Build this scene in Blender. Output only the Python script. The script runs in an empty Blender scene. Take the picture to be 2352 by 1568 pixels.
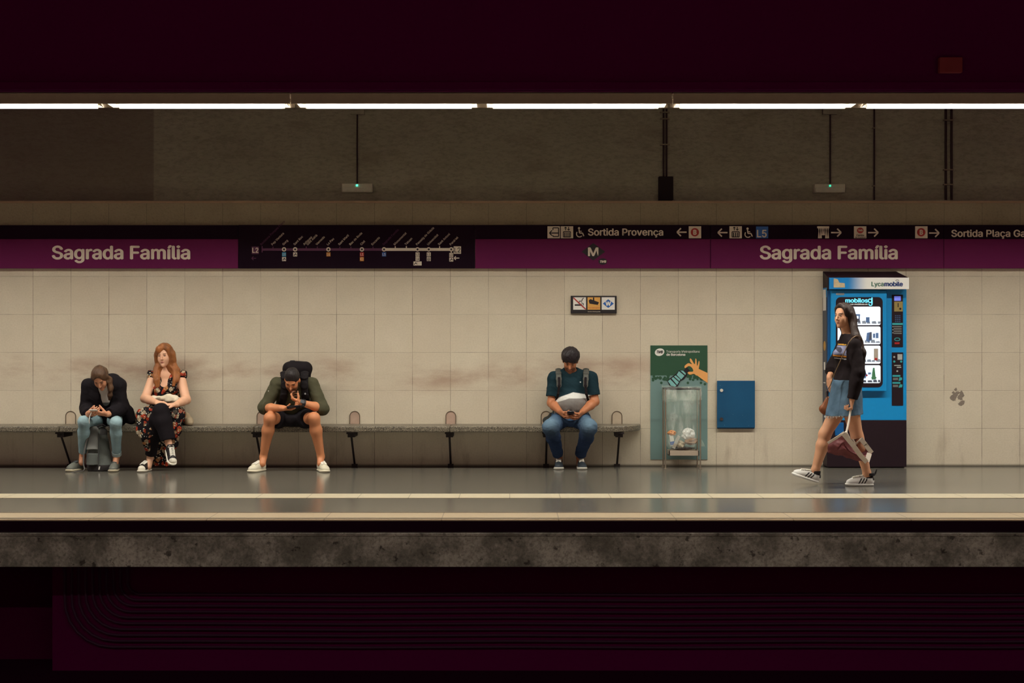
import bpy, math, random
import numpy as np
from mathutils import Vector
random.seed(7); rng = np.random.default_rng(7)
S = bpy.context.scene
COL = S.collection
# ------------------------------------------------------------------ camera, world, light, exposure
F = 3200.0; CAMD = 14.68; CAMZ = 1.316           # focal length in px of a 2352 wide frame; wall plane is y = 0
cd = bpy.data.cameras.new('camera'); cam = bpy.data.objects.new('camera', cd); COL.objects.link(cam)
cam.location = (0, -CAMD, CAMZ); cam.rotation_euler = (math.pi/2, 0, 0)
cd.sensor_width = 36; cd.lens = F/2352*36; cd.clip_end = 200
S.camera = cam
w = bpy.data.worlds.new('world'); S.world = w; w.use_nodes = True
bgn = w.node_tree.nodes['Background']; bgn.inputs[0].default_value = (0.60, 0.0, 0.34, 1); bgn.inputs[1].default_value = 0.08
S.view_settings.view_transform = 'Standard'; S.view_settings.look = 'None'
S.view_settings.exposure = 0.0; S.view_settings.gamma = 1.0; S.view_settings.use_curve_mapping = False
LAMP = 104.0                                        # strip light strength
LAMPC = (1.0, 0.962, 0.86)
al = bpy.data.lights.new('opposite_platform_lamps', 'AREA'); al.shape = 'RECTANGLE'; al.size = 17; al.size_y = 0.2
al.energy = 860; al.color = LAMPC; al.spread = math.radians(150)
alo = bpy.data.objects.new('opposite_platform_lamps', al); COL.objects.link(alo); alo.location = (0, -13.2, 3.4)

# ------------------------------------------------------------------ helpers
def s_at(Y): return F/(CAMD+Y)
def W(px, py, Y):
    s = s_at(Y); return np.array([(px-1176)/s, Y, CAMZ-(py-784)/s])
def lin(c):
    return tuple(((v/255)/12.92 if v/255 <= .04045 else ((v/255+.055)/1.055)**2.4) for v in c)
def nn(v): v = np.asarray(v, float); return v/np.linalg.norm(v)

class G:                                            # small node-graph writer
    def __init__(s, name):
        s.m = bpy.data.materials.new(name); s.m.use_nodes = True; s.t = s.m.node_tree; s.b = s.t.nodes['Principled BSDF']
    def n(s, ty, props={}, **ins):
        nd = s.t.nodes.new('ShaderNode'+ty)
        for k, v in props.items(): setattr(nd, k, v)
        for k, v in ins.items():
            key = int(k[1:]) if k[0] == 'i' and k[1:].isdigit() else k
            s.set(nd.inputs[key], v)
        return nd
    def set(s, sock, v):
        if hasattr(v, 'is_output') or isinstance(v, bpy.types.NodeSocket): s.t.links.new(v, sock)
        elif isinstance(v, (tuple, list)) and len(v) == 3 and sock.type == 'RGBA': sock.default_value = (*v, 1)
        else: sock.default_value = v
    def math(s, op, a, b=0.0, c=0.0):
        nd = s.n('Math', {'operation': op}, i0=a, i1=b, i2=c); return nd.outputs[0]
    def mix(s, f, a, b, mode='MIX'):
        nd = s.n('Mix', {'data_type': 'RGBA', 'blend_type': mode}); s.set(nd.inputs[0], f); s.set(nd.inputs[6], a); s.set(nd.inputs[7], b); return nd.outputs[2]
    def ramp(s, v, lo, hi, a=0.0, b=1.0):
        nd = s.n('MapRange', {'interpolation_type': 'SMOOTHSTEP'}, i0=v, i1=lo, i2=hi, i3=a, i4=b); return nd.outputs[0]
    def noise(s, vec, scale, detail=4, rough=.55, stretch=None):
        if stretch:
            vec = s.n('Mapping', i0=vec, Scale=stretch).outputs[0]
        return s.n('TexNoise', Vector=vec, Scale=scale, Detail=detail, Roughness=rough).outputs[0]
    def pos(s): return s.n('NewGeometry').outputs['Position']
    def obj(s): return s.n('TexCoord').outputs['Object']
    def sep(s, v): o = s.n('SeparateXYZ', i0=v).outputs; return o[0], o[1], o[2]
    def out(s, col=None, rough=None, metal=None, spec=None, bump=None, bstr=.3, bdist=.01):
        if col is not None: s.set(s.b.inputs['Base Color'], col)
        if rough is not None: s.set(s.b.inputs['Roughness'], rough)
        if metal is not None: s.set(s.b.inputs['Metallic'], metal)
        if spec is not None: s.set(s.b.inputs['Specular IOR Level'], spec)
        if bump is not None:
            bn = s.n('Bump', Strength=bstr, Distance=bdist, Height=bump); s.set(s.b.inputs['Normal'], bn.outputs[0])
        return s.m
MATS = {}
def mat(name, rgb, rough=.6, metal=0., var=.12, vs=30., bstr=0.12, bs=60., emit=0., spec=.5):
    if name in MATS: return MATS[name]
    g = G(name); c = lin(rgb); o = g.obj()
    nz = g.noise(o, vs, 3)
    col = g.mix(nz, tuple(x*(1-var) for x in c), tuple(min(1, x*(1+var)) for x in c))
    g.out(col, rough, metal, spec, bump=g.noise(o, bs, 3), bstr=bstr, bdist=.004)
    if emit:
        g.set(g.b.inputs['Emission Color'], c); g.b.inputs['Emission Strength'].default_value = emit
    MATS[name] = g.m; return g.m
def amat(name, rough=.7, bs=90., bstr=.2, stretch=None, spec=.3, sss=0., weave=False):
    if name in MATS: return MATS[name]
    g = G(name); a = g.n('Attribute', {'attribute_name': 'Col'}).outputs[0]; o = g.obj()
    nz = g.noise(o, bs, 4, stretch=stretch)
    col = g.mix(.35, a, g.mix(nz, (.45, .45, .45), (1.4, 1.4, 1.4)), 'MULTIPLY') if stretch or weave else a
    g.out(col, rough, 0., spec, bump=nz, bstr=bstr, bdist=.006)
    if sss: g.b.inputs['Subsurface Weight'].default_value = sss; g.b.inputs['Subsurface Radius'].default_value = (.01, .004, .002)
    MATS[name] = g.m; return g.m

def rootloc(o):
    v = np.zeros(3)
    while o is not None: v += np.array(o.location); o = o.parent
    return v
def props(o, label=None, cat=None, group=None, kind=None, category=None):
    cat = cat or category
    for k, v in (('label', label), ('category', cat), ('group', group), ('kind', kind)):
        if v: o[k] = v
    return o
def thing(name, label, cat, loc=(0, 0, 0), group=None):
    o = bpy.data.objects.new(name, None); COL.objects.link(o); o.location = [float(x) for x in loc]; o.empty_display_size = .1
    return props(o, label, cat, group)
def addmesh(name, verts, faces, m, parent=None, smooth=None, cols=None, mi=None, bevel=0., **kw):
    verts = np.asarray(verts, float).reshape(-1, 3)
    if parent is None:
        lo, hi = verts.min(0), verts.max(0); org = np.array([(lo[0]+hi[0])/2, (lo[1]+hi[1])/2, lo[2]])
        off = org
    else: off = rootloc(parent); org = np.zeros(3)
    me = bpy.data.meshes.new(name)
    v = verts-off
    if isinstance(faces, np.ndarray):
        nf = len(faces); me.vertices.add(len(v)); me.vertices.foreach_set('co', v.astype(np.float32).ravel())
        me.loops.add(nf*4); me.loops.foreach_set('vertex_index', faces.astype(np.int32).ravel())
        me.polygons.add(nf); me.polygons.foreach_set('loop_start', np.arange(nf, dtype=np.int32)*4); me.update(calc_edges=True)
    else: me.from_pydata(v.tolist(), [], faces)
    for mm in (m if isinstance(m, (list, tuple)) else [m]): me.materials.append(mm)
    if mi is not None: me.polygons.foreach_set('material_index', np.asarray(mi, np.int32))
    if cols is not None:
        ca = me.color_attributes.new('Col', 'FLOAT_COLOR', 'POINT')
        ca.data.foreach_set('color', np.hstack([cols, np.ones((len(cols), 1))]).astype(np.float32).ravel())
    if smooth is not None:
        me.polygons.foreach_set('use_smooth', np.ones(len(me.polygons), bool))
        if smooth < 179: me.set_sharp_from_angle(angle=math.radians(smooth))
    me.validate(); me.update()
    o = bpy.data.objects.new(name, me); COL.objects.link(o); o.parent = parent; o.location = org.tolist()
    if bevel:
        b = o.modifiers.new('bevel', 'BEVEL'); b.width = bevel; b.segments = 2; b.limit_method = 'ANGLE'
    return props(o, **kw)
try: SANS = bpy.data.fonts.load(bpy.utils.resource_path('LOCAL')+'/datafiles/fonts/Inter.woff2')   # Blender's own interface face
except Exception: SANS = None
FONTC = {}
def glyphs(txt, off=0.0):
    key = (txt, off)
    if key in FONTC: return FONTC[key]
    cu = bpy.data.curves.new('t', 'FONT'); cu.body = txt
    if SANS: cu.font = SANS
    cu.size = 1; cu.offset = off; cu.fill_mode = 'FRONT'; cu.resolution_u = 4
    ob = bpy.data.objects.new('t', cu); COL.objects.link(ob)
    dg = bpy.context.evaluated_depsgraph_get(); me = bpy.data.meshes.new_from_object(ob.evaluated_get(dg))
    v = np.array([q.co[:] for q in me.vertices]).reshape(-1, 3); f = [list(p.vertices) for p in me.polygons]
    bpy.data.objects.remove(ob); bpy.data.curves.remove(cu); bpy.data.meshes.remove(me)
    FONTC[key] = (v, f); return FONTC[key]
class MB:
    def __init__(s): s.v = []; s.f = []; s.mi = []; s.m = 0; s.pc = []
    def add(s, vs, fs):
        b = len(s.v); s.v += [tuple(map(float, x)) for x in vs]; s.f += [[b+i for i in f] for f in fs]; s.mi += [s.m]*len(fs); s.pc.append((b, len(s.v), len(s.f)-len(fs), len(s.f))); return s
    def box(s, x0, x1, y0, y1, z0, z1):
        x0, x1 = sorted((x0, x1)); y0, y1 = sorted((y0, y1)); z0, z1 = sorted((z0, z1))
        return s.add([(x, y, z) for z in (z0, z1) for y in (y0, y1) for x in (x0, x1)],
                     [(0, 2, 3, 1), (4, 5, 7, 6), (0, 1, 5, 4), (2, 6, 7, 3), (0, 4, 6, 2), (1, 3, 7, 5)])
    def pbox(s, px0, px1, py0, py1, Y0, Y1):        # front face at Y0 (nearer), drawn size taken at Y0
        a = W(px0, py1, Y0); b = W(px1, py0, Y0); return s.box(a[0], b[0], Y0, Y1, a[2], b[2])
    def obox(s, c, ax, hs):                          # oriented box
        c = np.asarray(c); A = [nn(a)*h for a, h in zip(ax, hs)]
        vs = [c+i*A[0]+j*A[1]+k*A[2] for k in (-1, 1) for j in (-1, 1) for i in (-1, 1)]
        return s.add(vs, [(0, 2, 3, 1), (4, 5, 7, 6), (0, 1, 5, 4), (2, 6, 7, 3), (0, 4, 6, 2), (1, 3, 7, 5)])
    def tube(s, pts, r, n=10, caps=True):
        pts = [np.asarray(p, float) for p in pts]; r = r if hasattr(r, '__len__') else [r]*len(pts)
        t0 = nn(pts[1]-pts[0]); up = np.array([0, 0, 1.]) if abs(t0[2]) < .9 else np.array([1., 0, 0])
        u = nn(np.cross(t0, up)); vs = []
        for i, p in enumerate(pts):
            t = nn(pts[min(i+1, len(pts)-1)]-pts[max(i-1, 0)]); u = nn(u-t*np.dot(u, t)); v = np.cross(t, u)
            for k in range(n):
                a = 2*math.pi*k/n; vs.append(p+r[i]*(u*math.cos(a)+v*math.sin(a)))
        fs = [(i*n+k, i*n+(k+1) % n, (i+1)*n+(k+1) % n, (i+1)*n+k) for i in range(len(pts)-1) for k in range(n)]
        if caps: fs += [tuple(range(n-1, -1, -1)), tuple((len(pts)-1)*n+k for k in range(n))]
        return s.add(vs, fs)
    def ppoly(s, pts, Y0, th=.002):                 # pixel polygon, extruded slab with front face at Y0
        P = [W(x, y, Y0) for x, y in pts]; n = len(P)
        ar = sum(P[i][0]*P[(i+1) % n][2]-P[(i+1) % n][0]*P[i][2] for i in range(n))
        if ar < 0: P = P[::-1]
        vs = [tuple(p) for p in P]+[(p[0], Y0+th, p[2]) for p in P]
        fs = [tuple(range(n)), tuple(range(2*n-1, n-1, -1))]+[(i, n+i, n+(i+1) % n, (i+1) % n) for i in range(n)]
        return s.add(vs, fs)
    def psmooth(s, pts, Y0, th=.002, n=4):          # rounded outline through the points
        P = [np.array(p, float) for p in pts]; k = len(P); Q = []
        for i in range(k):
            a, b, c, d = P[i-1], P[i], P[(i+1) % k], P[(i+2) % k]
            for j in range(n):
                t = j/n; Q.append(tuple(.5*((2*b)+(c-a)*t+(2*a-5*b+4*c-d)*t*t+(3*b-a-3*c+d)*t**3)))
        return s.ppoly(Q, Y0, th)
    def pell(s, px, py, rx, ry, Y0, th=.002, n=24, rot=0., a0=0., a1=360.):
        c, q = math.cos(rot), math.sin(rot); k = n if a1-a0 >= 360 else n+1
        P = []
        for i in range(k):
            a = math.radians(a0+(a1-a0)*i/n); x, y = rx*math.cos(a), ry*math.sin(a); P.append((px+x*c-y*q, py+x*q+y*c))
        return s.ppoly(P, Y0, th)
    def pring(s, px, py, rx, ry, w, Y0, n=28, a0=0, a1=360):
        for i in range(n):
            a, b = [math.radians(a0+(a1-a0)*(i+j)/n) for j in (0, 1)]
            s.ppoly([(px+rx*math.cos(a), py+ry*math.sin(a)), (px+rx*math.cos(b), py+ry*math.sin(b)),
                     (px+(rx-w)*math.cos(b), py+(ry-w)*math.sin(b)), (px+(rx-w)*math.cos(a), py+(ry-w)*math.sin(a))], Y0)
        return s
    def pline(s, pts, w, Y0, th=.002):
        for (x0, y0), (x1, y1) in zip(pts[:-1], pts[1:]):
            L = math.hypot(x1-x0, y1-y0) or 1; nx, ny = -(y1-y0)/L*w/2, (x1-x0)/L*w/2
            s.ppoly([(x0+nx, y0+ny), (x1+nx, y1+ny), (x1-nx, y1-ny), (x0-nx, y0-ny)], Y0, th)
        return s
    def text(s, txt, px0, base, cap, Y0, px1=None, rot=0., off=0.0, shear=0.):   # cap = cap height in px, base = baseline in px
        v, f = glyphs(txt); h, _ = glyphs('H')
        if off:                                     # heavier weight: overlaid shifted copies of the outlines
            n = len(v); sh = [(-off, 0), (off, 0), (0, -off*.6), (0, off*.6)]
            v = np.concatenate([v+(a, b, .0003*(i+1)) for i, (a, b) in enumerate(sh)]); f = [[i+n*k for i in q] for k in range(4) for q in f]
        k = cap/(h[:, 1].max()-h[:, 1].min()); sx = k
        if px1 is not None: sx = (px1-px0)/(v[:, 0].max()-v[:, 0].min())
        x = (v[:, 0]-v[:, 0].min())*sx+v[:, 1]*k*shear; y = (v[:, 1]-h[:, 1].min())*k
        c, q = math.cos(rot), math.sin(rot)
        vs = [W(px0+a*c-b*q, base-(a*q+b*c), Y0-d) for a, b, d in zip(x, y, v[:, 2])]
        return s.add(vs, f)
    def lathe(s, c, prof, n=20):                     # prof: (r, z)
        vs = [(c[0]+r*math.cos(2*math.pi*k/n), c[1]+r*math.sin(2*math.pi*k/n), c[2]+z) for r, z in prof for k in range(n)]
        fs = [(i*n+k, i*n+(k+1) % n, (i+1)*n+(k+1) % n, (i+1)*n+k) for i in range(len(prof)-1) for k in range(n)]
        fs += [tuple(range(n-1, -1, -1)), tuple((len(prof)-1)*n+k for k in range(n))]
        return s.add(vs, fs)
    def each(s, name, m, parent, tol=.010, **kw):     # one part per printed piece: shapes closer than tol belong together
        V = np.array(s.v); bb = [(V[a:b].min(0)-tol/2, V[a:b].max(0)+tol/2) for a, b, _, _ in s.pc]; g = list(range(len(bb)))
        def root(i):
            while g[i] != i: i = g[i]
            return i
        for i in range(len(bb)):
            for j in range(i):
                if (bb[i][0] <= bb[j][1]).all() and (bb[j][0] <= bb[i][1]).all(): g[root(i)] = root(j)
        for r in sorted(set(root(i) for i in range(len(bb)))):
            vs, fs = [], []
            for i, (a, b, c, d) in enumerate(s.pc):
                if root(i) == r: fs += [[q-a+len(vs) for q in f] for f in s.f[c:d]]; vs += s.v[a:b]
            o = addmesh(name, vs, fs, m, parent, **kw)
        return o
    def build(s, name, m, parent=None, smooth=None, bevel=0., **kw):
        return addmesh(name, s.v, s.f, m, parent, smooth, None, s.mi if isinstance(m, (list, tuple)) else None, bevel, **kw)

# ------------------------------------------------------------------ signed-distance modelling (bodies, cloth, bags)
def cap(a, b, ra, rb=None, k=.02, u=None, q=1., flat=0, op='u'):
    return dict(t='cap', a=np.asarray(a, float), b=np.asarray(b, float), ra=ra, rb=ra if rb is None else rb, k=k, u=u, q=q, flat=flat, op=op)
def ell(c, r, R=None, k=.02, op='u'):
    return dict(t='ell', a=np.asarray(c, float), r=np.asarray(r, float)*np.ones(3), R=np.eye(3) if R is None else np.asarray(R, float), k=k, op=op)
def cutp(p, n): return dict(t='pl', a=np.asarray(p, float), n=nn(n), op='cut')    # keeps the side the normal points away from
def boxp(c, r, k=.003, op='sub'): return dict(t='box', a=np.asarray(c, float), r=np.asarray(r, float), k=k, op=op)
BENCH = boxp((0, -.218, .4185), (9, .222, .0355))                  # seat slab volume that nobody may sink into
def prim_d(p, X, Y, Z):
    if p['t'] == 'pl': return (X-p['a'][0])*p['n'][0]+(Y-p['a'][1])*p['n'][1]+(Z-p['a'][2])*p['n'][2]
    if p['t'] == 'box': a, r = p['a'], p['r']; return np.maximum(np.maximum(np.abs(X-a[0])-r[0], np.abs(Y-a[1])-r[1]), np.abs(Z-a[2])-r[2])
    if p['t'] == 'ell':
        a, R, r = p['a'], p['R'], p['r']; x, y, z = X-a[0], Y-a[1], Z-a[2]
        l = [(R[i][0]*x+R[i][1]*y+R[i][2]*z)/r[i] for i in range(3)]
        k0 = np.sqrt(l[0]**2+l[1]**2+l[2]**2)+1e-6
        k1 = np.sqrt((l[0]/r[0])**2+(l[1]/r[1])**2+(l[2]/r[2])**2)+1e-6
        return k0*(k0-1)/k1
    a, b = p['a'], p['b']; d = b-a; x, y, z = X-a[0], Y-a[1], Z-a[2]; q = p['q']; sc = 1.
    L2 = float(d@d)+1e-12; hh = (x*d[0]+y*d[1]+z*d[2])/L2
    if p['u'] is not None and q != 1:
        v = np.cross(d, p['u']); v = v/(np.linalg.norm(v)+1e-9); pv = (x*v[0]+y*v[1]+z*v[2])*(1/q-1)
        x, y, z = x+v[0]*pv, y+v[1]*pv, z+v[2]*pv; sc = (1+q)/2
    h = np.clip(hh, 0, 1)
    dd = (np.sqrt((x-h*d[0])**2+(y-h*d[1])**2+(z-h*d[2])**2)-(p['ra']+(p['rb']-p['ra'])*h))*sc
    if p['flat'] & 1: dd = np.maximum(dd, (hh-1)*math.sqrt(L2))
    if p['flat'] & 2: dd = np.maximum(dd, -hh*math.sqrt(L2))
    return dd
def prim_box(p):
    if p['t'] in ('ell', 'box'): m = p['r'] if p['t'] == 'box' else p['r'].max(); return p['a']-m, p['a']+m
    m = max(p['ra'], p['rb']); return np.minimum(p['a'], p['b'])-m, np.maximum(p['a'], p['b'])+m
def wrinkle(P, fr, seed):
    r = np.random.default_rng(seed); o = 0
    for i in range(5):
        d1, d2 = r.normal(size=3), r.normal(size=3); f = fr*r.uniform(.6, 1.6)
        o = o+np.sin(f*(P@nn(d1))+r.uniform(0, 6)+1.6*np.sin(.6*f*(P@nn(d2))+r.uniform(0, 6)))
    return o/5
def sdf_mesh(prims, res=.005, wr=None, smooth_it=1):
    bs = [prim_box(p) for p in prims if p['op'] == 'u']
    lo = np.min([b[0] for b in bs], 0)-4*res-.01; hi = np.max([b[1] for b in bs], 0)+4*res+.01
    n = np.ceil((hi-lo)/res).astype(int)+1
    ax = [(lo[i]+res*np.arange(n[i])).astype(np.float32) for i in range(3)]
    D = np.full(n, .12, np.float32)
    for p in prims:
        if p['op'] == 'cut':
            d = prim_d(p, ax[0][:, None, None], ax[1][None, :, None], ax[2][None, None, :]).astype(np.float32); D = np.maximum(D, d); continue
        a, b = prim_box(p); k = p['k']; pad = max(.03, k*1.2)+2*res
        i0 = np.maximum(0, np.floor((a-pad-lo)/res).astype(int)); i1 = np.minimum(n, np.ceil((b+pad-lo)/res).astype(int)+1)
        if (i1 <= i0).any(): continue
        sl = tuple(slice(i0[j], i1[j]) for j in range(3))
        d = prim_d(p, ax[0][sl[0]][:, None, None], ax[1][sl[1]][None, :, None], ax[2][sl[2]][None, None, :]).astype(np.float32)
        o = D[sl]
        if p['op'] == 'sub': d = -d; h = np.maximum(k-np.abs(o-d), 0)/k; D[sl] = np.maximum(o, d)+h*h*k/4
        else: h = np.maximum(k-np.abs(o-d), 0)/k; D[sl] = np.minimum(o, d)-h*h*k/4
    if wr:
        idx = np.nonzero(np.abs(D) < .04); P = np.stack([ax[i][idx[i]] for i in range(3)], 1).astype(np.float64)
        for amp, fr, sd, st in wr: D[idx] += (amp*wrinkle(P*np.array(st), fr, sd)).astype(np.float32)
        for p in prims:                             # folds may not sink into the bench either
            if p['t'] == 'box': D = np.maximum(D, -prim_d(p, ax[0][:, None, None], ax[1][None, :, None], ax[2][None, None, :]).astype(np.float32))
    ins = D < 0
    cnt = np.zeros(np.array(n)-1, np.int8)
    for i in (0, 1):
        for j in (0, 1):
            for k in (0, 1): cnt += ins[i:n[0]-1+i, j:n[1]-1+j, k:n[2]-1+k]
    act = np.argwhere((cnt > 0) & (cnt < 8)); cid = np.full(cnt.shape, -1, np.int32); cid[tuple(act.T)] = np.arange(len(act))
    acc = np.zeros((len(act), 3)); num = np.zeros(len(act))
    cs = [(i, j, k) for i in (0, 1) for j in (0, 1) for k in (0, 1)]
    for A in cs:
        for axn in range(3):
            if A[axn]: continue
            B = list(A); B[axn] = 1
            da = D[tuple((act+A).T)].astype(float); db = D[tuple((act+B).T)].astype(float); m = (da < 0) != (db < 0)
            t = np.where(m, da/np.where(m, da-db, 1), 0)
            pt = np.tile(np.array(A, float), (len(act), 1)); pt[:, axn] = t
            acc[m] += pt[m]; num[m] += 1
    V = lo+res*(act+acc/num[:, None])
    Fs = []
    for axn in range(3):
        o1, o2 = (axn+1) % 3, (axn+2) % 3
        sa = [slice(None)]*3; sb = [slice(None)]*3; sa[axn] = slice(0, -1); sb[axn] = slice(1, None)
        e = ins[tuple(sa)] != ins[tuple(sb)]; ed = np.argwhere(e)
        ok = (ed[:, o1] > 0) & (ed[:, o2] > 0) & (ed[:, o1] < n[o1]-1) & (ed[:, o2] < n[o2]-1); ed = ed[ok]
        q = []
        for (g, h) in ((-1, -1), (0, -1), (0, 0), (-1, 0)):
            c = ed.copy(); c[:, o1] += g; c[:, o2] += h; q.append(cid[tuple(c.T)])
        q = np.stack(q, 1); fl = ~ins[tuple(ed.T)]; q[fl] = q[fl][:, ::-1]; Fs.append(q)
    Fa = np.concatenate(Fs); Fa = Fa[(Fa >= 0).all(1)]
    for it in range(smooth_it):
        for lam in (.5, -.52):
            sm = np.zeros_like(V); c = np.zeros(len(V))
            for a in range(4):
                i, j = Fa[:, a], Fa[:, (a+1) % 4]
                for ii, jj in ((i, j), (j, i)):
                    for x in range(3): sm[:, x] += np.bincount(ii, V[jj, x], len(V))
                    c += np.bincount(ii, minlength=len(V))
            V = V+lam*(sm/np.maximum(c, 1)[:, None]-V)
    return V, Fa
def sdf_obj(name, prims, m, parent=None, res=.005, wr=None, col=None, T=None, it=1, **kw):
    V, Fa = sdf_mesh(prims, res, wr, it)
    C = None
    if col is not None:
        C = col(V) if callable(col) else np.tile(np.array(lin(col)), (len(V), 1))
    if T is not None: V = T(V)
    return addmesh(name, V, Fa, m, parent, 180, C, **kw)
# ------------------------------------------------------------------ materials of the station
def m_wall():
    g = G('travertine_tiles'); p = g.pos(); x, y, z = g.sep(p)
    dx = g.math('PINGPONG', g.math('SUBTRACT', x, .152), .2); dz = g.math('PINGPONG', z, .2)
    jn = g.noise(p, 6., 3)
    jw = g.ramp(jn, .3, .7, .0018, .0044)
    jx = g.n('MapRange', i0=dx, i1=.0005, i2=jw, i3=1., i4=0.).outputs[0]; jz = g.n('MapRange', i0=dz, i1=.0005, i2=jw, i3=1., i4=0.).outputs[0]
    j = g.math('MULTIPLY', g.math('MAXIMUM', jx, g.math('MULTIPLY', jz, .7)), g.ramp(g.noise(p, 1.7, 3), .3, .65, .22, .85))
    tx = g.math('FLOOR', g.math('DIVIDE', g.math('SUBTRACT', x, .152), .4)); tz = g.math('FLOOR', g.math('DIVIDE', z, .4))
    cv = g.n('CombineXYZ', i0=tx, i1=tz, i2=0.).outputs[0]; wn = g.n('TexWhiteNoise', {'noise_dimensions': '3D'}, Vector=cv).outputs[0]
    n1 = g.noise(p, 3.5, 6, .6); n2 = g.noise(p, 60., 3, .7)
    base = g.mix(n1, lin((196, 186, 164)), lin((218, 207, 186)))
    base = g.mix(g.math('MULTIPLY', wn, .30), base, lin((186, 170, 150)))
    base = g.mix(g.ramp(n2, .35, .75, 0., .22), base, lin((168, 152, 130)))
    # smears where people lean
    band = g.math('MULTIPLY', g.ramp(z, .72, .92), g.ramp(z, 1.24, 1.06))
    sm = g.ramp(g.noise(p, 1.0, 6, .62, stretch=(.9, 1, 2.4)), .42, .66)
    left = g.ramp(x, 1.7, 1.2)
    base = g.mix(g.math('MULTIPLY', g.math('MULTIPLY', g.math('MULTIPLY', band, sm), left), .62), base, lin((150, 116, 98)))
    drip = g.math('MULTIPLY', g.ramp(g.noise(p, 5., 5, .65, stretch=(1, 1, .25)), .5, .75), g.ramp(z, .55, .05))
    base = g.mix(g.math('MULTIPLY', drip, .45), base, lin((120, 98, 78)))
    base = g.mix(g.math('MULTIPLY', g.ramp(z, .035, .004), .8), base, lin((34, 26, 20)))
    base = g.mix(j, base, lin((70, 55, 42)))
    bm = g.math('SUBTRACT', g.math('MULTIPLY', n2, .3), j)
    return g.out(base, .42, spec=.35, bump=bm, bstr=.25, bdist=.004)
def m_plaster():
    g = G('rough_plaster'); p = g.pos(); x, y, z = g.sep(p)
    n1 = g.noise(p, 1.4, 6, .62); n2 = g.noise(p, 26., 5, .65, stretch=(.6, 1, 1.5)); n3 = g.noise(p, 3.0, 5, .7, stretch=(.5, 1, 1.6))
    c = g.mix(n1, lin((172, 170, 154)), lin((210, 208, 192)))
    c = g.mix(g.ramp(n3, .5, .75, 0, .5), c, lin((150, 134, 122)))
    c = g.mix(g.ramp(n2, .4, .7, 0, .45), c, lin((142, 133, 120)))
    lf = g.ramp(x, -4.125, -4.145)
    c = g.mix(g.math('MULTIPLY', lf, .62), c, lin((138, 122, 116)))   # older darker coat on the left bay
    return g.out(c, .9, spec=.15, bump=g.math('ADD', n2, g.math('MULTIPLY', n3, .8)), bstr=.8, bdist=.02)
def m_floor():
    g = G('polished_granite'); p = g.pos(); x, y, z = g.sep(p)
    n1 = g.noise(p, 45., 2, .5); n2 = g.noise(p, 1.2, 2, .5)
    c = g.mix(n1, lin((82, 80, 72)), lin((116, 112, 102)))
    c = g.mix(g.math('MULTIPLY', n2, .3), c, lin((104, 97, 88)))
    d1 = g.math('PINGPONG', g.math('SUBTRACT', x, .1), .3); d2 = g.math('PINGPONG', y, .3)
    j = g.math('MAXIMUM', g.ramp(d1, .0004, .003, 1, 0), g.ramp(d2, .0004, .003, 1, 0))
    c = g.mix(g.math('MULTIPLY', j, .35), c, lin((38, 33, 30)))
    r = .185
    g.b.inputs['IOR'].default_value = 1.7; return g.out(c, r, spec=.8)
def m_strip(name, x0, per, rgb, dark, rough):
    g = G(name); p = g.pos(); x, y, z = g.sep(p)
    n1 = g.noise(p, 40., 4, .7); n2 = g.noise(p, 2., 4)
    c = g.mix(n1, lin(tuple(v*.86 for v in rgb)), lin(rgb)); c = g.mix(g.ramp(n2, .45, .75, 0, .35), c, lin(dark))
    d = g.math('PINGPONG', g.math('SUBTRACT', x, x0), per/2)
    c = g.mix(g.math('MULTIPLY', g.ramp(d, .001, .006, 1, 0), .6), c, lin((80, 66, 50)))
    return g.out(c, rough, spec=.4, bump=n1, bstr=.08, bdist=.002)
def m_concrete(name, a, b, spots=True):
    g = G(name); p = g.pos()
    n1 = g.noise(p, 3.2, 7, .68); n2 = g.noise(p, 45., 4, .7); n3 = g.noise(p, 11., 4, .6)
    c = g.mix(g.ramp(n1, .36, .64), lin(tuple(v*.8 for v in a)), lin(b)); c = g.mix(g.ramp(n2, .4, .7, 0, .6), c, lin(tuple(v*.62 for v in a)))
    if spots: c = g.mix(g.ramp(n3, .60, .68, 0, .75), c, lin((38, 30, 26)))
    return g.out(c, .9, spec=.15, bump=n2, bstr=.7, bdist=.01)
def m_terrazzo():
    g = G('terrazzo'); o = g.pos()
    v = g.n('TexVoronoi', Vector=o, Scale=230.).outputs['Color']; a, b, c_ = g.sep(v); n = g.noise(o, 120., 2)
    c = g.mix(g.ramp(a, .25, .75), lin((66, 60, 50)), lin((142, 132, 114))); c = g.mix(g.ramp(b, .8, .9, 0, .8), c, lin((40, 34, 30)))
    return g.out(c, .38, spec=.4, bump=n, bstr=.1, bdist=.002)
WALLM, PLAST, FLOORM, TERR = m_wall(), m_plaster(), m_floor(), m_terrazzo()
STRIPM = m_strip('pale_warning_tiles', -.02, .426, (206, 194, 166), (184, 168, 138), .45)
EDGEM = m_strip('pale_edge_stone', .345, .866, (210, 188, 154), (180, 156, 126), .4)
BEAMC = m_concrete('platform_beam_concrete', (136, 132, 118), (178, 173, 158))
DARKC = mat('ambient_tinted_soffit', (76, 0, 58), .9, spec=.1)  # purple tint in the colour takes the place of dim ambient light
BLACK = mat('black_rubber', (30, 4, 22), .85, spec=.08)
PITW = mat('shade_tinted_recess', (72, 1, 48), .95, spec=.05)  # recess shade and faint purple ambient painted into the colour
PITM = mat('shade_tinted_pit', (44, 1, 30), .95, spec=.05)  # track bed darkness and purple ambient put into the colour as well
X0, X1 = -8.6, 8.6
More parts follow.
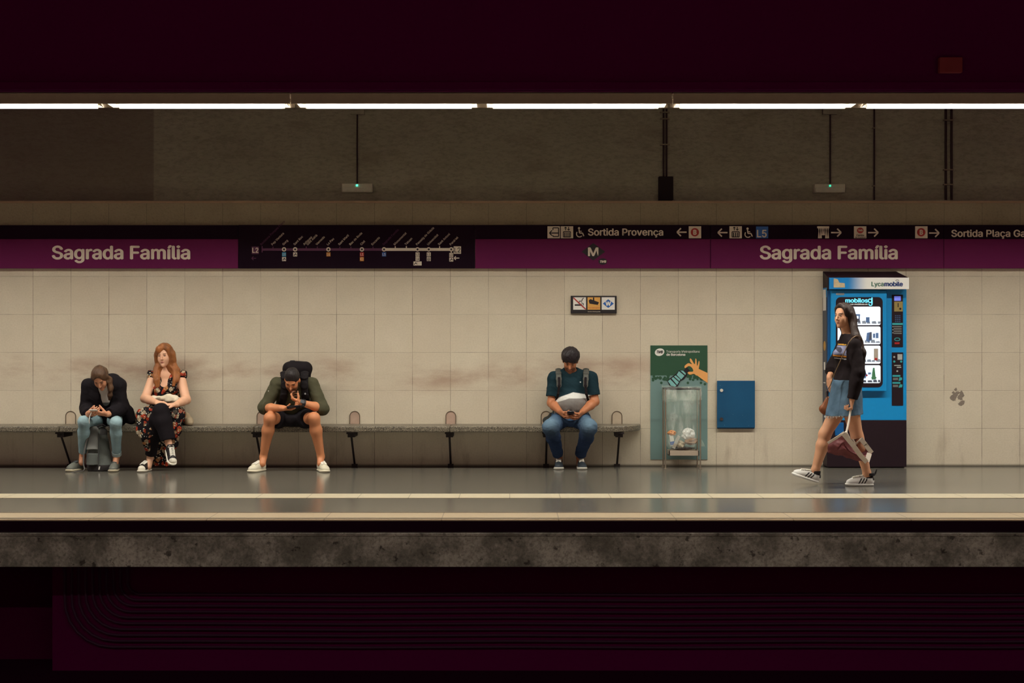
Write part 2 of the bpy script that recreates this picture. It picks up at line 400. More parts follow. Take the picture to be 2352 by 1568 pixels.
# ------------------------------------------------------------------ the setting
MB().box(X0, X1, 0, 1.4, 0, 2.79).build('wall_back', WALLM, kind='structure', label='beige stone tiled platform wall with dark joints and smears')
def m_shaded_course():  # course above the signs: weaker lamp light painted in as a darker colour
    g = G('shade_darkened_course'); p = g.pos(); x, y, z = g.sep(p); n1 = g.noise(p, 2.5, 6, .65); n2 = g.noise(p, 50., 4, .7)
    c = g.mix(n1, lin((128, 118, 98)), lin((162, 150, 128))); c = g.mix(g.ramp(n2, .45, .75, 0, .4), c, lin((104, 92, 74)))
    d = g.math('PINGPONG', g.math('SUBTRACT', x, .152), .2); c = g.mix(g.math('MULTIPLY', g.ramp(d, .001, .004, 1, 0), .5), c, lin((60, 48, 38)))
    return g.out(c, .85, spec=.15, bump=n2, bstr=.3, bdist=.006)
MB().box(X0, X1, -.006, .02, 2.50, 2.771).build('trim_6', m_shaded_course(), kind='structure', label='tile course above the signs, painted darker for shade')
MB().box(X0, X1, 1.4, 1.6, 2.6, 4.2).build('wall_upper', PLAST, kind='structure', label='rough brown plaster wall above the tiled ledge')
m = MB().box(X0, X1, -.018, .03, 2.772, 2.795)
m.build('trim_1', mat('ledge_nosing', (150, 122, 98), .6), kind='structure', label='thin pale nosing along the ledge above the tiles')
MB().box(X0, X1, -3.96, 1.4, -.1, 0).build('floor', FLOORM, kind='structure', label='polished dark grey platform floor')
MB().box(X0, X1, -2.98, -2.65, -.004, .003).build('trim_2', STRIPM, kind='structure', label='pale warning strip set in the platform floor')
m = MB().box(X0, X1, -4.41, -3.96, -.006, .004)
m.build('trim_3', EDGEM, kind='structure', label='pale stone platform edge')
m = MB(); m.box(X0, X1, -4.36, -4.325, .003, .0065); m.box(X0, X1, -4.00, -3.985, .003, .0065)
m.build('trim_4', mat('edge_groove', (96, 78, 60), .7), kind='structure', label='thin dark grooves along the platform edge')
MB().box(X0, X1, -4.405, -3.9, -.088, -.006).build('trim_5', BLACK, kind='structure', label='black rubber face under the platform edge')
m = MB(); m.box(X0, X1, -4.46, -3.9, -.336, -.108); m.box(X0, X1, -4.475, -4.2, -.108, -.088)
m.build('wall_front', BEAMC, kind='structure', label='stained concrete beam below the platform edge')
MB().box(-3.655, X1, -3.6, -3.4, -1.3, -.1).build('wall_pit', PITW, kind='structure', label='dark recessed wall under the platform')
MB().box(X0, X1, -3.2, -3.1, -1.3, -.1).build('wall_pit_rear', mat('shade_tinted_rear', (58, 0, 36), .95, spec=.05), kind='structure')  # shade of the opening painted in as a purple-black tone
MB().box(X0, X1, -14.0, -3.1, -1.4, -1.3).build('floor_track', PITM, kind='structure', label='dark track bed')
MB().box(X0, X1, -2.05, 1.6, 4.2, 4.3).build('ceiling', PLAST, kind='structure')
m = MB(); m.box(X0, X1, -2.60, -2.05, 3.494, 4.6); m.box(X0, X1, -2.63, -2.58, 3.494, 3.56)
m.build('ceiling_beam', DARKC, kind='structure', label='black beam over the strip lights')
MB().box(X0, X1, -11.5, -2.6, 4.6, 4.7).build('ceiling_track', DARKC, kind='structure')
MB().box(X0, X1, -15.8, -15.6, 0, 3.2).build('wall_opposite', WALLM, kind='structure', label='tiled wall of the platform opposite')
MB().box(X0, X1, -15.6, -11.2, -.3, 0).build('floor_opposite', STRIPM, kind='structure', label='floor of the platform opposite')
# ------------------------------------------------------------------ strip lights
HOUS = mat('lamp_housing_grey', (150, 134, 116), .7, bstr=.05); REFL = mat('lamp_reflector_white', (236, 230, 214), .5, bstr=.02)
g = G('lamp_diffuser'); g.out((0.9, .88, .8), .5)
g.set(g.b.inputs['Emission Color'], LAMPC); g.b.inputs['Emission Strength'].default_value = LAMP; DIFF = g.m
sL = s_at(-2.5)
lab = ['strip light outside the left edge of the photo', 'continuous strip light at the left end, above the left station name', 'continuous strip light in the middle, above the line map',
       'continuous strip light at the right end, above the right station name', 'strip light outside the right edge of the photo']
for i in range(-1, 4):
    xa = (-211+878*i-1176)/sL; xb = (-211+878*(i+1)-1176)/sL
    t = thing('strip_light', lab[i+1], 'light', ((xa+xb)/2, -2.35, 3.40), 'strip lights over the platform')
    m = MB(); m.box(xa+.006, xb-.006, -2.50, -2.492, 3.405, 3.492); m.box(xa+.006, xb-.006, -2.50, -2.20, 3.486, 3.4935)
    m.box(xa+.006, xb-.006, -2.208, -2.20, 3.409, 3.49); m.box(xa+.006, xb-.006, -2.512, -2.490, 3.394, 3.410)
    m.build('housing', HOUS, t)
    for k in range(2):
        c0 = (-211+878*i+439*k+25-1176)/sL; c1 = (-211+878*i+439*k+414-1176)/sL
        r = MB(); r.add([(c0, -2.212, 3.400), (c1, -2.212, 3.400), (c1, -2.235, 3.484), (c0, -2.235, 3.484), (c0, -2.209, 3.400), (c1, -2.209, 3.400), (c1, -2.209, 3.484), (c0, -2.209, 3.484)],
            [(0, 1, 2, 3), (4, 7, 6, 5), (0, 4, 5, 1), (3, 2, 6, 7), (0, 3, 7, 4), (1, 5, 6, 2)])
        for cx, dx in ((c0, -.05), (c1, .05)):
            r.add([(cx, -2.48, 3.484), (cx, -2.235, 3.484), (cx+dx, -2.212, 3.408), (cx+dx, -2.488, 3.408)], [(0, 1, 2, 3), (3, 2, 1, 0)])
        r.build('reflector', REFL, t)
        MB().box(c0+.005, c1-.005, -2.374, -2.272, 3.476, 3.484).build('diffuser', DIFF, t)
# ------------------------------------------------------------------ signs along the wall
PURP = mat('purple_sign_enamel', (100, 24, 74), .6, var=.05, bstr=.02, spec=.12); BLK = mat('black_sign_enamel', (22, 0, 20), .6, var=.05, bstr=.02, spec=.1)
TXT = mat('cream_lettering', (222, 208, 190), .6, var=.02, bstr=0); INK = mat('black_ink', (18, 6, 16), .6, var=.02, bstr=0)
RED = mat('red_enamel', (170, 32, 30), .5, var=.03, bstr=0); BLUE = mat('blue_enamel', (28, 92, 170), .5, var=.03, bstr=0)
CYAN = mat('cyan_enamel', (40, 150, 196), .5, var=.03, bstr=0); ORNG = mat('orange_enamel', (196, 126, 40), .5, var=.03, bstr=0)
DPUR = mat('dim_purple_line', (84, 30, 70), .6, var=.03, bstr=0); WHT = mat('white_enamel', (226, 222, 214), .5, var=.02, bstr=0)
GREYT = mat('grey_lettering', (176, 164, 152), .6, var=.02, bstr=0)
SY = -.05; TY = SY-.002
def panel(t, name, a, b, c, d, m, bev=.003): return MB().pbox(a, b, c, d, SY, 0).build(name, m, t, bevel=bev)
def arrow(m, x0, x1, y, h=9, w=3.2):                # points to x1
    d = 1 if x1 > x0 else -1
    m.pline([(x0, y), (x1, y)], w, TY); m.pline([(x1-d*h, y-h), (x1, y), (x1-d*h, y+h)], w, TY-.0005); return m
def wheelchair(m, x, y):
    m.pell(x-2, y-9, 2.6, 2.6, TY); m.pline([(x-2, y-6), (x-1, y+2), (x+6, y+2), (x+9, y+9)], 2.6, TY); m.pline([(x-2, y-2), (x+4, y-2)], 2, TY-.0004)
    m.pring(x-1, y+4, 8, 8, 2.2, TY-.0008, 20, 40, 220); return m
def station(label, px0, px1, splits, strip):
    t = thing('station_name_sign', label, 'sign', W((px0+px1)/2, 617, 0), 'station name signs')
    xs = [px0]+splits+[px1]
    for a, b in zip(xs[:-1], xs[1:]): panel(t, 'name_panel', a+.6, b-.4, 548.5, 616, PURP)
    return t
tl = station('purple station name sign at the left end of the wall, left of the line map', -420, 547, [], 0)
MB().text('Sagrada Família', 119, 594.5, 29.5, TY, 437, off=.028).build('lettering', TXT, tl, label='cream station name lettering')
MB().pbox(-420, 546.5, 517, 548, SY, 0).build('top_strip', BLK, tl, label='blank black strip')
tr = station('long purple station name sign with diamond logo, right of the line map', 1091, 2760, [1632, 2168], 0)
MB().text('Sagrada Família', 1745, 594.5, 29.5, TY, 2062, off=.028).build('lettering', TXT, tr, label='cream station name lettering')
m = MB(); m.ppoly([(1336, 578), (1362.5, 558), (1390, 578), (1362.5, 598)], TY); m.pell(1384.5, 600.5, 10, 7.5, TY-.0006); lg = m.each('logo', INK, tr, label='black diamond logo and small oval')
m = MB(); m.text('M', 1350.5, 587.5, 19, TY-.003, 1374.5, off=.025); m.text('TMB', 1377, 603, 5, TY-.003, 1392, off=.05, shear=.2); m.each('logo_lettering', TXT, lg)
# direction strip
td = thing('direction_sign', 'black direction strip with arrows and exit names above the right station name', 'sign', W(1900, 548, 0))
for a, b in ((1091, 1632), (1632, 2168), (2168, 2760)): panel(td, 'panel', a+.4, b-.4, 516.5, 547.8, BLK)
bx = MB()
for a in (1257.5, 1288, 1582, 1675.5, 1961.5, 2102): bx.pbox(a, a+28.5, 519.5, 547, TY, SY)
bx.each('pictogram_panel', TXT, td, label='cream square pictogram panels')
bx = MB(); bx.pbox(1736.5, 1764.5, 520, 547, TY, SY); bx.build('line_badge', BLUE, td, label='blue line badge')
m = MB(); m.text('Sortida Provença', 1350.5, 540.5, 15.5, TY, 1523.5, off=.025); m.text('Sortida Plaça Gaudí', 2185, 543.5, 15.5, TY, 2389, off=.025)
m.text('L5', 1738.5, 544.5, 16.5, TY-.002, 1761, off=.02); m.each('lettering', TXT, td, label='cream exit lettering')
m = MB(); arrow(m, 1577, 1555, 533); arrow(m, 1671, 1649, 534); arrow(m, 1909, 1932, 534); arrow(m, 1994, 2017, 534); arrow(m, 2134, 2157, 535); wheelchair(m, 1332, 533); wheelchair(m, 1719, 534)
m.each('arrow', TXT, td, label='cream arrows and wheelchair symbols')
m = MB(); Y2 = TY-.003
m.pline([(1282, 535), (1263, 535)], 2.6, Y2); m.pline([(1268, 529), (1262, 535), (1268, 541)], 2.4, Y2-.0004); m.pline([(1270, 528), (1270, 523), (1283, 523), (1283, 543), (1270, 543), (1270, 540)], 2.2, Y2-.0008)
for x in (1288, 1675.5):
    m.pline([(x+6, 532), (x+6, 544), (x+22.5, 544), (x+22.5, 532), (x+6, 532)], 2, Y2)
    for k in (9.5, 14.3, 19): m.pline([(x+k, 534), (x+k, 543)], 2.4, Y2-.0004)
    m.pline([(x+11, 529), (x+11, 521)], 1.8, Y2); m.pline([(x+8.5, 524), (x+11, 521), (x+13.5, 524)], 1.6, Y2-.0004)
    m.pline([(x+18, 521), (x+18, 529)], 1.8, Y2); m.pline([(x+15.5, 526), (x+18, 529), (x+20.5, 526)], 1.6, Y2-.0004)
m.text('Centre', 1967, 542, 4, Y2, 1985, off=.03); m.text('de Control', 1963.5, 546.2, 3.2, Y2, 1988.5, off=.02)
m.each('pictogram', INK, td, label='black pictograms')
m = MB(); m.pell(1596, 533.2, 9.6, 9.6, Y2); m.pell(2116, 533.2, 9.6, 9.6, Y2); m.pell(1976, 529, 7.5, 6.5, Y2); rd = m.each('round_badge', RED, td, label='red round badges')
m = MB(); m.text('B', 1592.3, 538.5, 10.5, Y2-.003, 1600, off=.05); m.text('B', 2112.3, 538.5, 10.5, Y2-.003, 2120, off=.05); m.text('TMB', 1970.5, 531, 4, Y2-.003, 1981.5, off=.04); m.each('badge_lettering', TXT, rd)
m = MB()
for k, (x, y0, y1) in enumerate(((1881, 547, 524), (1885.5, 547, 521), (1889.5, 540, 522), (1893, 540, 522), (1897.5, 547, 521), (1902, 547, 525))):
    m.ppoly([(x-2.2, y0), (x, y1), (x+2.2, y0)], TY-.0003*k); m.ppoly([(x-2.2, 519.5), (x+2.2, 519.5), (x, 533)], TY-.0003*k-.0002)
m.pbox(1877, 1904.5, 519.5, 524, TY-.002, SY); m.each('spires_pictogram', TXT, td, label='cream pictogram of spires')
# line map
tm = thing('line_map_sign', 'black metro line map between the two purple station names', 'sign', W(818, 617, 0))
panel(tm, 'panel', 547.5, 1090.5, 516.5, 616, BLK)
ux = lambda u: 540+u/4.2
names = [('Badalona Pompeu Fabra', 258, 1), ('Pep Ventura', 365, 0), ('Gorg', 472, 0), ('Sant Roc', 579, 0), ('Artigues', 672, 0), ('Sant Adrià', 705, 0), ('Verneda', 793, 0), ('La Pau', 900, 0), ('Sant Martí', 1010, 0),
         ('Bac de Roda', 1117, 0), ('Clot', 1223, 0), ('Encants', 1330, 0), ('Sagrada Família', 1437, 1), ('Monumental', 1545, 0), ('Tetuan', 1652, 0), ('Passeig de Gràcia', 1760, 0), ('Universitat', 1868, 0), ('Sant Antoni', 1973, 0), ('Paral·lel', 2085, 0)]
for dim, mm, nm in ((0, TXT, 'lettering'), (1, DPUR, 'dim_lettering')):
    m = MB()
    for s_, u, d in names:
        if d == dim: m.text(s_, ux(u)-1, 563.5, 4.9, TY, rot=math.radians(45), off=.012)
    if dim: arrow(m, 588, 578, 593, 4, 1.6)
    m.each(nm, mm, tm)
m = MB(); m.pbox(601, 882, 570, 575.5, TY, SY); m.pbox(601, 603, 565, 579.5, TY-.001, SY)
for u in (365, 686, 793, 1010, 1117, 1330): m.pbox(ux(u)-1, ux(u)+1, 566, 571, TY-.001, SY)
m.pbox(578, 594.5, 566, 583, TY, SY); m.each('purple_line', DPUR, tm, label='dim purple half of the line')
m = MB(); m.pbox(882, 1036, 569.5, 576, TY, SY)
for u in (1545, 1652, 1973): m.pbox(ux(u)-1.2, ux(u)+1.2, 565, 571, TY-.001, SY)
for u in (472, 579, 900, 1223, 1437, 1760, 1868, 2085): m.pell(ux(u), 572.5, 5, 5, TY-.002)
m.pbox(ux(2085)-1, ux(2085)+1, 577, 582, TY, SY)
for u, v in ((472, 398), (579, 353), (1760, 353), (1760, 395), (1740, 440), (1780, 440), (1868, 353), (1868, 398), (2085, 358), (2085, 402)): m.pbox(ux(u)-4.6, ux(u)+4.6, 500+v/4.2-4.6, 500+v/4.2+4.6, TY, SY)
m.pbox(1042, 1059, 565.5, 582.5, TY, SY); arrow(m, 1055, 1043, 592.5, 4, 2)
m.text('L2', 579.5, 580, 11, TY-.002, 593.5, off=.02); m.each('pale_line', TXT, tm, label='pale half of the line with stops and boxes')
m = MB()
for u in (472, 579, 900, 1223, 1437, 1760, 1868, 2085): m.pell(ux(u), 572.5, 2.3, 2.3, TY-.004)
m.text('L2', 1043.5, 579.5, 11, TY-.002, 1057.5, off=.01)
for u, v, s_ in ((1760, 353, 'L3'), (1760, 395, 'L4'), (1868, 353, 'L1'), (1868, 398, '@'), (2085, 358, 'L3')): m.text(s_, ux(u)-3.3, 500+v/4.2+2.6, 5.4, TY-.002, ux(u)+3.3, off=.01)
for u, v in ((472, 398), (579, 353), (1740, 440), (2085, 402)):
    y = 500+v/4.2; x = ux(u); m.pline([(x-3, y+3), (x+1, y-2)], 1.6, TY-.002); m.pline([(x+.5, y-2.5), (x+3, y+2)], 1.6, TY-.0024)
m.each('ink', INK, tm, label='black stop centres and box lettering')
for u, v, mm, nm in ((472, 353, CYAN, 'cyan_badge'), (900, 353, ORNG, 'orange_badge'), (1223, 353, RED, 'red_badge'), (1223, 398, ORNG, 'orange_badge'), (1437, 353, BLUE, 'blue_badge')):
    MB().pbox(ux(u)-4.6, ux(u)+4.6, 500+v/4.2-4.6, 500+v/4.2+4.6, TY, SY).each(nm, mm, tm)
m = MB()
for u, v, s_ in ((472, 353, 'L10'), (1223, 353, 'L1'), (1223, 398, 'C'), (1437, 353, 'L5'), (900, 353, 'L4')): m.text(s_, ux(u)-3.6, 500+v/4.2+2.6, 5.4, TY-.002, ux(u)+3.6, off=.01)
m.each('badge_lettering', TXT, tm)
# pictogram sign
tp = thing('safety_sign', 'small dark sign with no smoking, camera and diamond pictograms', 'sign', W(1363, 719, 0))
MB().pbox(1311, 1416.5, 679, 719.5, -.03, 0).build('frame', INK, tp, bevel=.003)
m = MB(); m.pbox(1316.5, 1346, 682.5, 711, -.034, -.03); m.each('no_smoking_panel', WHT, tp); m = MB(); m.pbox(1382, 1412, 682.5, 711, -.034, -.03); dp = m.build('diamond_panel', WHT, tp)
MB().pbox(1349.5, 1378.5, 682.5, 711, -.034, -.03).build('camera_panel', mat('amber_panel', (216, 160, 78), .5, var=.03), tp)
m = MB(); m.pbox(1320, 1337, 698.5, 702, -.036, -.034); m.pline([(1329, 697), (1331, 691), (1336, 692), (1338, 686), (1341, 684)], 1.6, -.0365); m.pline([(1340, 701), (1340, 697), (1335, 695)], 1.4, -.037)
m.pline([(1363.5, 683), (1363.5, 690)], 3, -.036); m.ppoly([(1352, 690), (1356, 686.5), (1376, 694), (1373, 700), (1354, 697)], -.0365); m.each('pictogram', INK, tp)
MB().pline([(1317, 683.5), (1345.5, 710)], 2.4, -.0385).build('red_bar', RED, tp)
m = MB(); m.ppoly([(1384.5, 697), (1397, 687), (1410, 697), (1397, 707)], -.036); dm = m.build('diamond', BLUE, tp, label='blue diamond'); MB().text('W', 1390.5, 701.5, 9, -.0385, 1403.5, off=.04).build('letter', WHT, tp)
m = MB(); m.text('Zona videovigilada', 1350.5, 707.8, 2.6, -.036, 1377.5); m.build('small_print', RED, tp); MB().text('Institut Metropolità', 1350, 716.5, 2.2, -.0325, 1378.5).build('small_print', TXT, tp)
# ------------------------------------------------------------------ bench
STEEL = mat('dark_bracket_iron', (40, 30, 30), .6, .3)
tb = thing('stone_bench', 'long speckled stone bench with rounded right end along the wall', 'bench', (-1.6, -.2, 0))
zt, zb, yf = .449, .388, -.43
xe = (1475-1176)/s_at(-.2); edges = [X0+.1, (135-1176)/s_at(yf), (583-1176)/s_at(yf), (1033-1176)/s_at(yf), xe]
for i in range(4):
    a, b = edges[i]+.0015, edges[i+1]-.0015; m = MB()
    if i < 3: m.box(a, b, yf, -.004, zb, zt); m.build('seat_slab', TERR, tb, bevel=.012)
    else:
        r = .42; c = (b-r, yf+r); P = [(a, yf)]+[(b-r+r*math.sin(t), yf+r-r*math.cos(t)) for t in np.linspace(0, 1.56, 18)]+[(b, -.004), (a, -.004)]
        n = len(P); m.add([(x, y, zb) for x, y in P]+[(x, y, zt) for x, y in P], [tuple(range(n-1, -1, -1)), tuple(range(n, 2*n))]+[(k, (k+1) % n, n+(k+1) % n, n+k) for k in range(n)]); m.build('seat_slab', TERR, tb, bevel=.012)
TAB = mat('pinkish_plaster_patch', (178, 150, 132), .8, var=.2, vs=14); TABR = mat('bracket_rim', (104, 88, 72), .7); TABG = mat('grey_plaster_patch', (196, 178, 154), .8, var=.15, vs=14)
for i, (px, fill) in enumerate(((163, TABG), (602, TAB), (815, TAB), (1035.5, TAB), (1254, TABG), (1417, TABG))):
    X = (px-1176)/218.; R = .052
    ln = [(X-R, .44)]+[(X-R*math.cos(t), .53+R*math.sin(t)) for t in np.linspace(0, math.pi, 14)]+[(X+R, .44)]
    MB().tube([(x, -.012, z) for x, z in ln], .0045, 6).build('bracket_rim', TABR, tb)
    n = len(ln); m = MB(); m.add([(x, -.010, z) for x, z in ln]+[(x, -.001, z) for x, z in ln], [tuple(range(n)), tuple(range(2*n-1, n-1, -1))]+[(k, n+k, n+(k+1) % n, (k+1) % n) for k in range(n)])
    m.build('wall_plate', fill, tb)
    m = MB(); m.obox((X, -.19, .378), ((1, 0, 0), (0, 1, 0), (0, 0, 1)), (.045, .18, .012)); m.obox((X, -.2, .352), ((1, 0, 0), (0, 1, 0), (0, 0, 1)), (.036, .14, .022)); m.tube([(X, -.345, .37), (X, -.015, .022)], .011, 8)
    m.obox((X, -.02, .014), ((1, 0, 0), (0, 1, 0), (0, 0, 1)), (.03, .018, .014)); m.build('bracket', STEEL, tb, label='dark iron bracket and slanting strut')
# ------------------------------------------------------------------ poster, bin, cabinet
tq = thing('recycling_poster', 'tall green poster with a hand dropping a bottle, behind the bin', 'poster', W(1560, 1055, 0))
PG = mat('poster_dark_green', (36, 76, 54), .45, var=.04, bstr=0); PL = mat('poster_grey_green', (110, 138, 136), .45, var=.04, bstr=0)
m = MB(); m.pbox(1494, 1625, 793, 1055, -.008, -.0006); m.build('sheet', PL, tq)
m = MB(); m.pbox(1494, 1625, 793, 862, -.0092, -.008); r_ = random.Random(3)
for k in range(34):
    x = 1498+r_.random()*122; y = 862+r_.random()*9; q = r_.uniform(2.2, 4.4)
    if not (1535 < x < 1575): m.pell(x, y, q, q, -.0094-.0001*k, n=14, th=.0012+.0001*k)
for x, y in ((1500, 873), (1519, 879), (1510, 867), (1580, 879), (1610, 879), (1592, 872), (1619, 882), (1531, 872)): m.pell(x, y, 3, 3, -.0094, n=14)
m.each('dark_background', PG, tq)
SK = mat('poster_orange_skin', (226, 160, 92), .5, var=.03, bstr=0)
z6 = lambda u, v: (1470+u/4.752, 770+v/4.752)
m = MB(); hand = [(738, 410), (640, 365), (650, 300), (642, 278), (630, 325), (622, 325), (616, 262), (605, 257), (600, 310), (588, 305), (560, 258), (545, 255), (548, 285), (568, 315), (530, 303), (495, 325), (485, 345), (495, 356), (530, 335), (560, 345), (580, 375), (575, 395), (530, 398), (522, 412), (545, 428), (590, 420), (620, 435), (738, 520)]
m.psmooth([z6(*p) for p in hand[1:-1]], -.0135); m.ppoly([z6(*p) for p in [(738, 410), (640, 365), (600, 400), (620, 435), (738, 520)]], -.0136); m.build('hand_print', SK, tq, label='orange printed hand')
m = MB(); m.ppoly([z6(*p) for p in [(297, 495), (325, 470), (395, 415), (420, 385), (445, 375), (490, 385), (515, 420), (515, 435), (480, 480), (440, 500), (410, 560), (360, 570), (320, 545)]], -.0125); m.ppoly([z6(*p) for p in [(475, 385), (510, 345), (545, 385), (505, 415)]], -.0128); m.each('bottle_outline', INK, tq)
m = MB()
for a in ([(305, 500), (330, 478), (395, 545), (385, 560), (340, 550)], [(345, 470), (362, 455), (425, 510), (405, 540)], [(372, 448), (390, 437), (440, 480), (430, 500)], [(400, 430), (425, 390), (485, 440), (450, 480)], [(440, 383), (470, 385), (500, 415), (495, 432)]): m.ppoly([z6(*p) for p in a], -.0145)
m.build('bottle_print', mat('poster_pale_teal', (122, 178, 176), .5, var=.05), tq)
MB().pell(1515, 808.5, 11, 8.5, -.0115, rot=-.25).build('logo_oval', WHT, tq); MB().text('TMB', 1507, 811, 6, -.0125, 1522.5, off=.04, shear=.2).build('logo_lettering', INK, tq)
m = MB(); m.text('Transports Metropolitans', 1530.5, 809.5, 5, -.0115, 1607); m.text('de Barcelona', 1530.5, 816.5, 5.2, -.0115, 1574, off=.03); m.each('lettering', WHT, tq)
MET = mat('brushed_steel', (158, 146, 130), .35, .7, bstr=.05); TRAY = mat('pale_steel_tray', (176, 160, 142), .5, .2)
tn = thing('bag_bin', 'steel frame bin holding a clear plastic bag, in front of the green poster', 'bin', W(1568, 1076, -.2))
yF, yB = -.27, -.045; sF = s_at(yF); xl, xr = (1528.5-1176)/sF, (1608.5-1176)/sF; zt = CAMZ-(893-784)/sF
for x in (xl, xr):
    for y in (yF, yB): m = MB(); m.tube([(x, y, .004), (x, y, zt)], .0085, 10); m.lathe((x, y, .0), [(.02, 0), (.02, .006), (.011, .008)], 14); m.build('leg', MET, tn, 40)
m = MB(); m.tube([(xl, yF, zt), (xr, yF, zt), (xr, yB, zt), (xl, yB, zt), (xl, yF, zt)], .009, 8); m.build('rim', STEEL, tn, 40)
m = MB(); m.box(xl+.04, xr-.012, yF+.015, yF+.023, .135, .188); m.box(xl+.04, xr-.012, yF+.023, yB-.01, .135, .142); m.box(xl+.04, xr-.012, yB-.018, yB-.01, .135, .188); m.box(xl+.04, xl+.048, yF+.015, yB-.01, .135, .188); m.box(xr-.02, xr-.012, yF+.015, yB-.01, .135, .188); m.build('tray', TRAY, tn)
g = G('clear_plastic_film'); o = g.obj(); nz = g.noise(o, 14., 5, .65, stretch=(1.2, 1.2, .35))
tr_ = g.n('BsdfTransparent', Color=(.93, .96, .93)); g.out((.80, .82, .76), .22, bump=nz, bstr=.5, bdist=.02)
mx = g.n('MixShader', i0=g.ramp(nz, .4, .7, .10, .34), i1=tr_.outputs[0], i2=g.b.outputs[0]); g.t.links.new(mx.outputs[0], g.t.nodes['Material Output'].inputs[0]); FILM = g.m
def film_loop(zs, ins, amp, seed, nseg=64):
    r = random.Random(seed); ph = [r.uniform(0, 6) for _ in range(6)]; vs = []; fs = []
    for zi, (z, e) in enumerate(zip(zs, ins)):
        for k in range(nseg):
            t = k/nseg*4; q = int(t); f_ = t-q; c = [(xl, yF), (xr, yF), (xr, yB), (xl, yB)]; a, b = c[q], c[(q+1) % 4]
            x, y = a[0]+(b[0]-a[0])*f_, a[1]+(b[1]-a[1])*f_; cx, cy = (xl+xr)/2, (yF+yB)/2
            d = amp*(math.sin(9*t+ph[0]+zi*.4)+.6*math.sin(17*t+ph[1]-zi*.7)+.4*math.sin(5*t+ph[2]+zi))
            x = cx+(x-cx)*(1-e)+(0 if q % 2 == 0 else 1)*d; y = cy+(y-cy)*(1-e*.9)+(1 if q % 2 == 0 else 0)*d
            vs.append((x, y, z+(.012*math.sin(3*t+ph[3]) if zi in (0, len(zs)-1) else 0)))
    n = len(zs)
    for i in range(n-1):
        for k in range(nseg): fs.append((i*nseg+k, i*nseg+(k+1) % nseg, (i+1)*nseg+(k+1) % nseg, (i+1)*nseg+k))
    return vs, fs
vs, fs = film_loop(np.linspace(.83, .20, 16), [-.02, .04]+[.06+.004*i for i in range(12)]+[.14, .3], .006, 5)
MB().add(vs, fs).build('clear_bag', FILM, tn, 180)
vs, fs = film_loop(np.linspace(.845, .70, 6), [-.06, -.075, -.08, -.085, -.08, -.075], .004, 9); MB().add(vs, fs).build('bag_cuff', FILM, tn, 180, label='folded over bag cuff')
m = MB(); a = np.array([xr+.005, yF+.03, .33]); m.add([a, a+(.05, -.01, -.10), a+(.01, 0, -.10), a+(0, .02, 0), a+(.05, .01, -.10), a+(.01, .02, -.10)], [(0, 2, 1), (3, 4, 5), (0, 1, 4, 3), (1, 2, 5, 4), (2, 0, 3, 5)]); m.build('bag_corner', FILM, tn)
# rubbish in the bag
def crumple(name, c, r, colr, label, cat, seed, grp='rubbish in the clear bag'):
    mm = mat(name+'_stuff', colr, .7, var=.12, vs=20, bstr=.5, bs=30)
    r_ = random.Random(seed); vs, fs = [], []; na, nb = 15, 9
    for j in range(nb):
        t = math.pi*(j+.5)/nb-math.pi/2
        for i in range(na):
            a = 2*math.pi*(i+.5*(j % 2))/na; q = r_.uniform(.66, 1.16)
            vs.append((c[0]+r[0]*q*math.cos(t)*math.cos(a), c[1]+r[1]*q*math.cos(t)*math.sin(a), c[2]+r[2]*r_.uniform(.85, 1.1)*math.sin(t)))
    for j in range(nb-1):
        for i in range(na):
            a, b_, d, e = j*na+i, j*na+(i+1) % na, (j+1)*na+i, (j+1)*na+(i+1) % na
            fs += [(a, b_, d), (b_, e, d)] if j % 2 == 0 else [(a, b_, e), (a, e, d)]
    fs += [tuple(range(na-1, -1, -1)), tuple((nb-1)*na+i for i in range(na))]
    return addmesh(name, vs, fs, mm, None, 12, label=label, category=cat, group=grp)
bz = lambda px, py, Y=-.16: W(px, py, Y)
crumple('crumpled_paper', bz(1581, 997, -.18), (.072, .05, .068), (232, 228, 226), 'large crumpled white paper lying on top inside the clear bag', 'paper', 3)
crumple('brown_wrapper', bz(1587, 1013, -.18), (.075, .06, .038), (150, 112, 84), 'brown paper wrapper under the white paper in the clear bag', 'wrapper', 8)
crumple('orange_wrapper', bz(1543, 994, -.18), (.045, .04, .03), (226, 138, 60), 'orange wrapper at top left inside the clear bag', 'wrapper', 12)
crumple('tissue_ball', bz(1562, 1020, -.17), (.05, .05, .04), (214, 196, 170), 'beige tissue ball at the bottom middle of the clear bag', 'tissue', 21)
crumple('dark_wrapper', bz(1568, 1029, -.14), (.13, .07, .018), (66, 50, 44), 'flat dark wrapper on the tray at the bottom of the bag', 'wrapper', 25)
def carton(name, c, ax, hs, m1, m2, label):
    t = thing(name, label, 'carton', c, 'rubbish in the clear bag'); m = MB(); m.obox(c, ax, hs); m.build('carton_body', m1, t, bevel=.003)
    m = MB(); m.obox(np.array(c)-nn(ax[2])*hs[2]*.55, ax, (hs[0]*1.02, hs[1]*1.02, hs[2]*.3)); m.build('printed_band', m2, t)
carton('white_carton', bz(1543, 1010, -.18), ((1, 0, .15), (0, 1, 0), (-.15, 0, 1)), (.021, .02, .06), WHT, BLUE, 'upright white and blue carton at the left inside the bag')
carton('grey_carton', bz(1553, 1015, -.21), ((1, 0, -.45), (0, 1, 0), (.45, 0, 1)), (.016, .016, .07), mat('grey_card', (190, 184, 176), .6), TRAY, 'slim grey carton leaning right inside the bag')
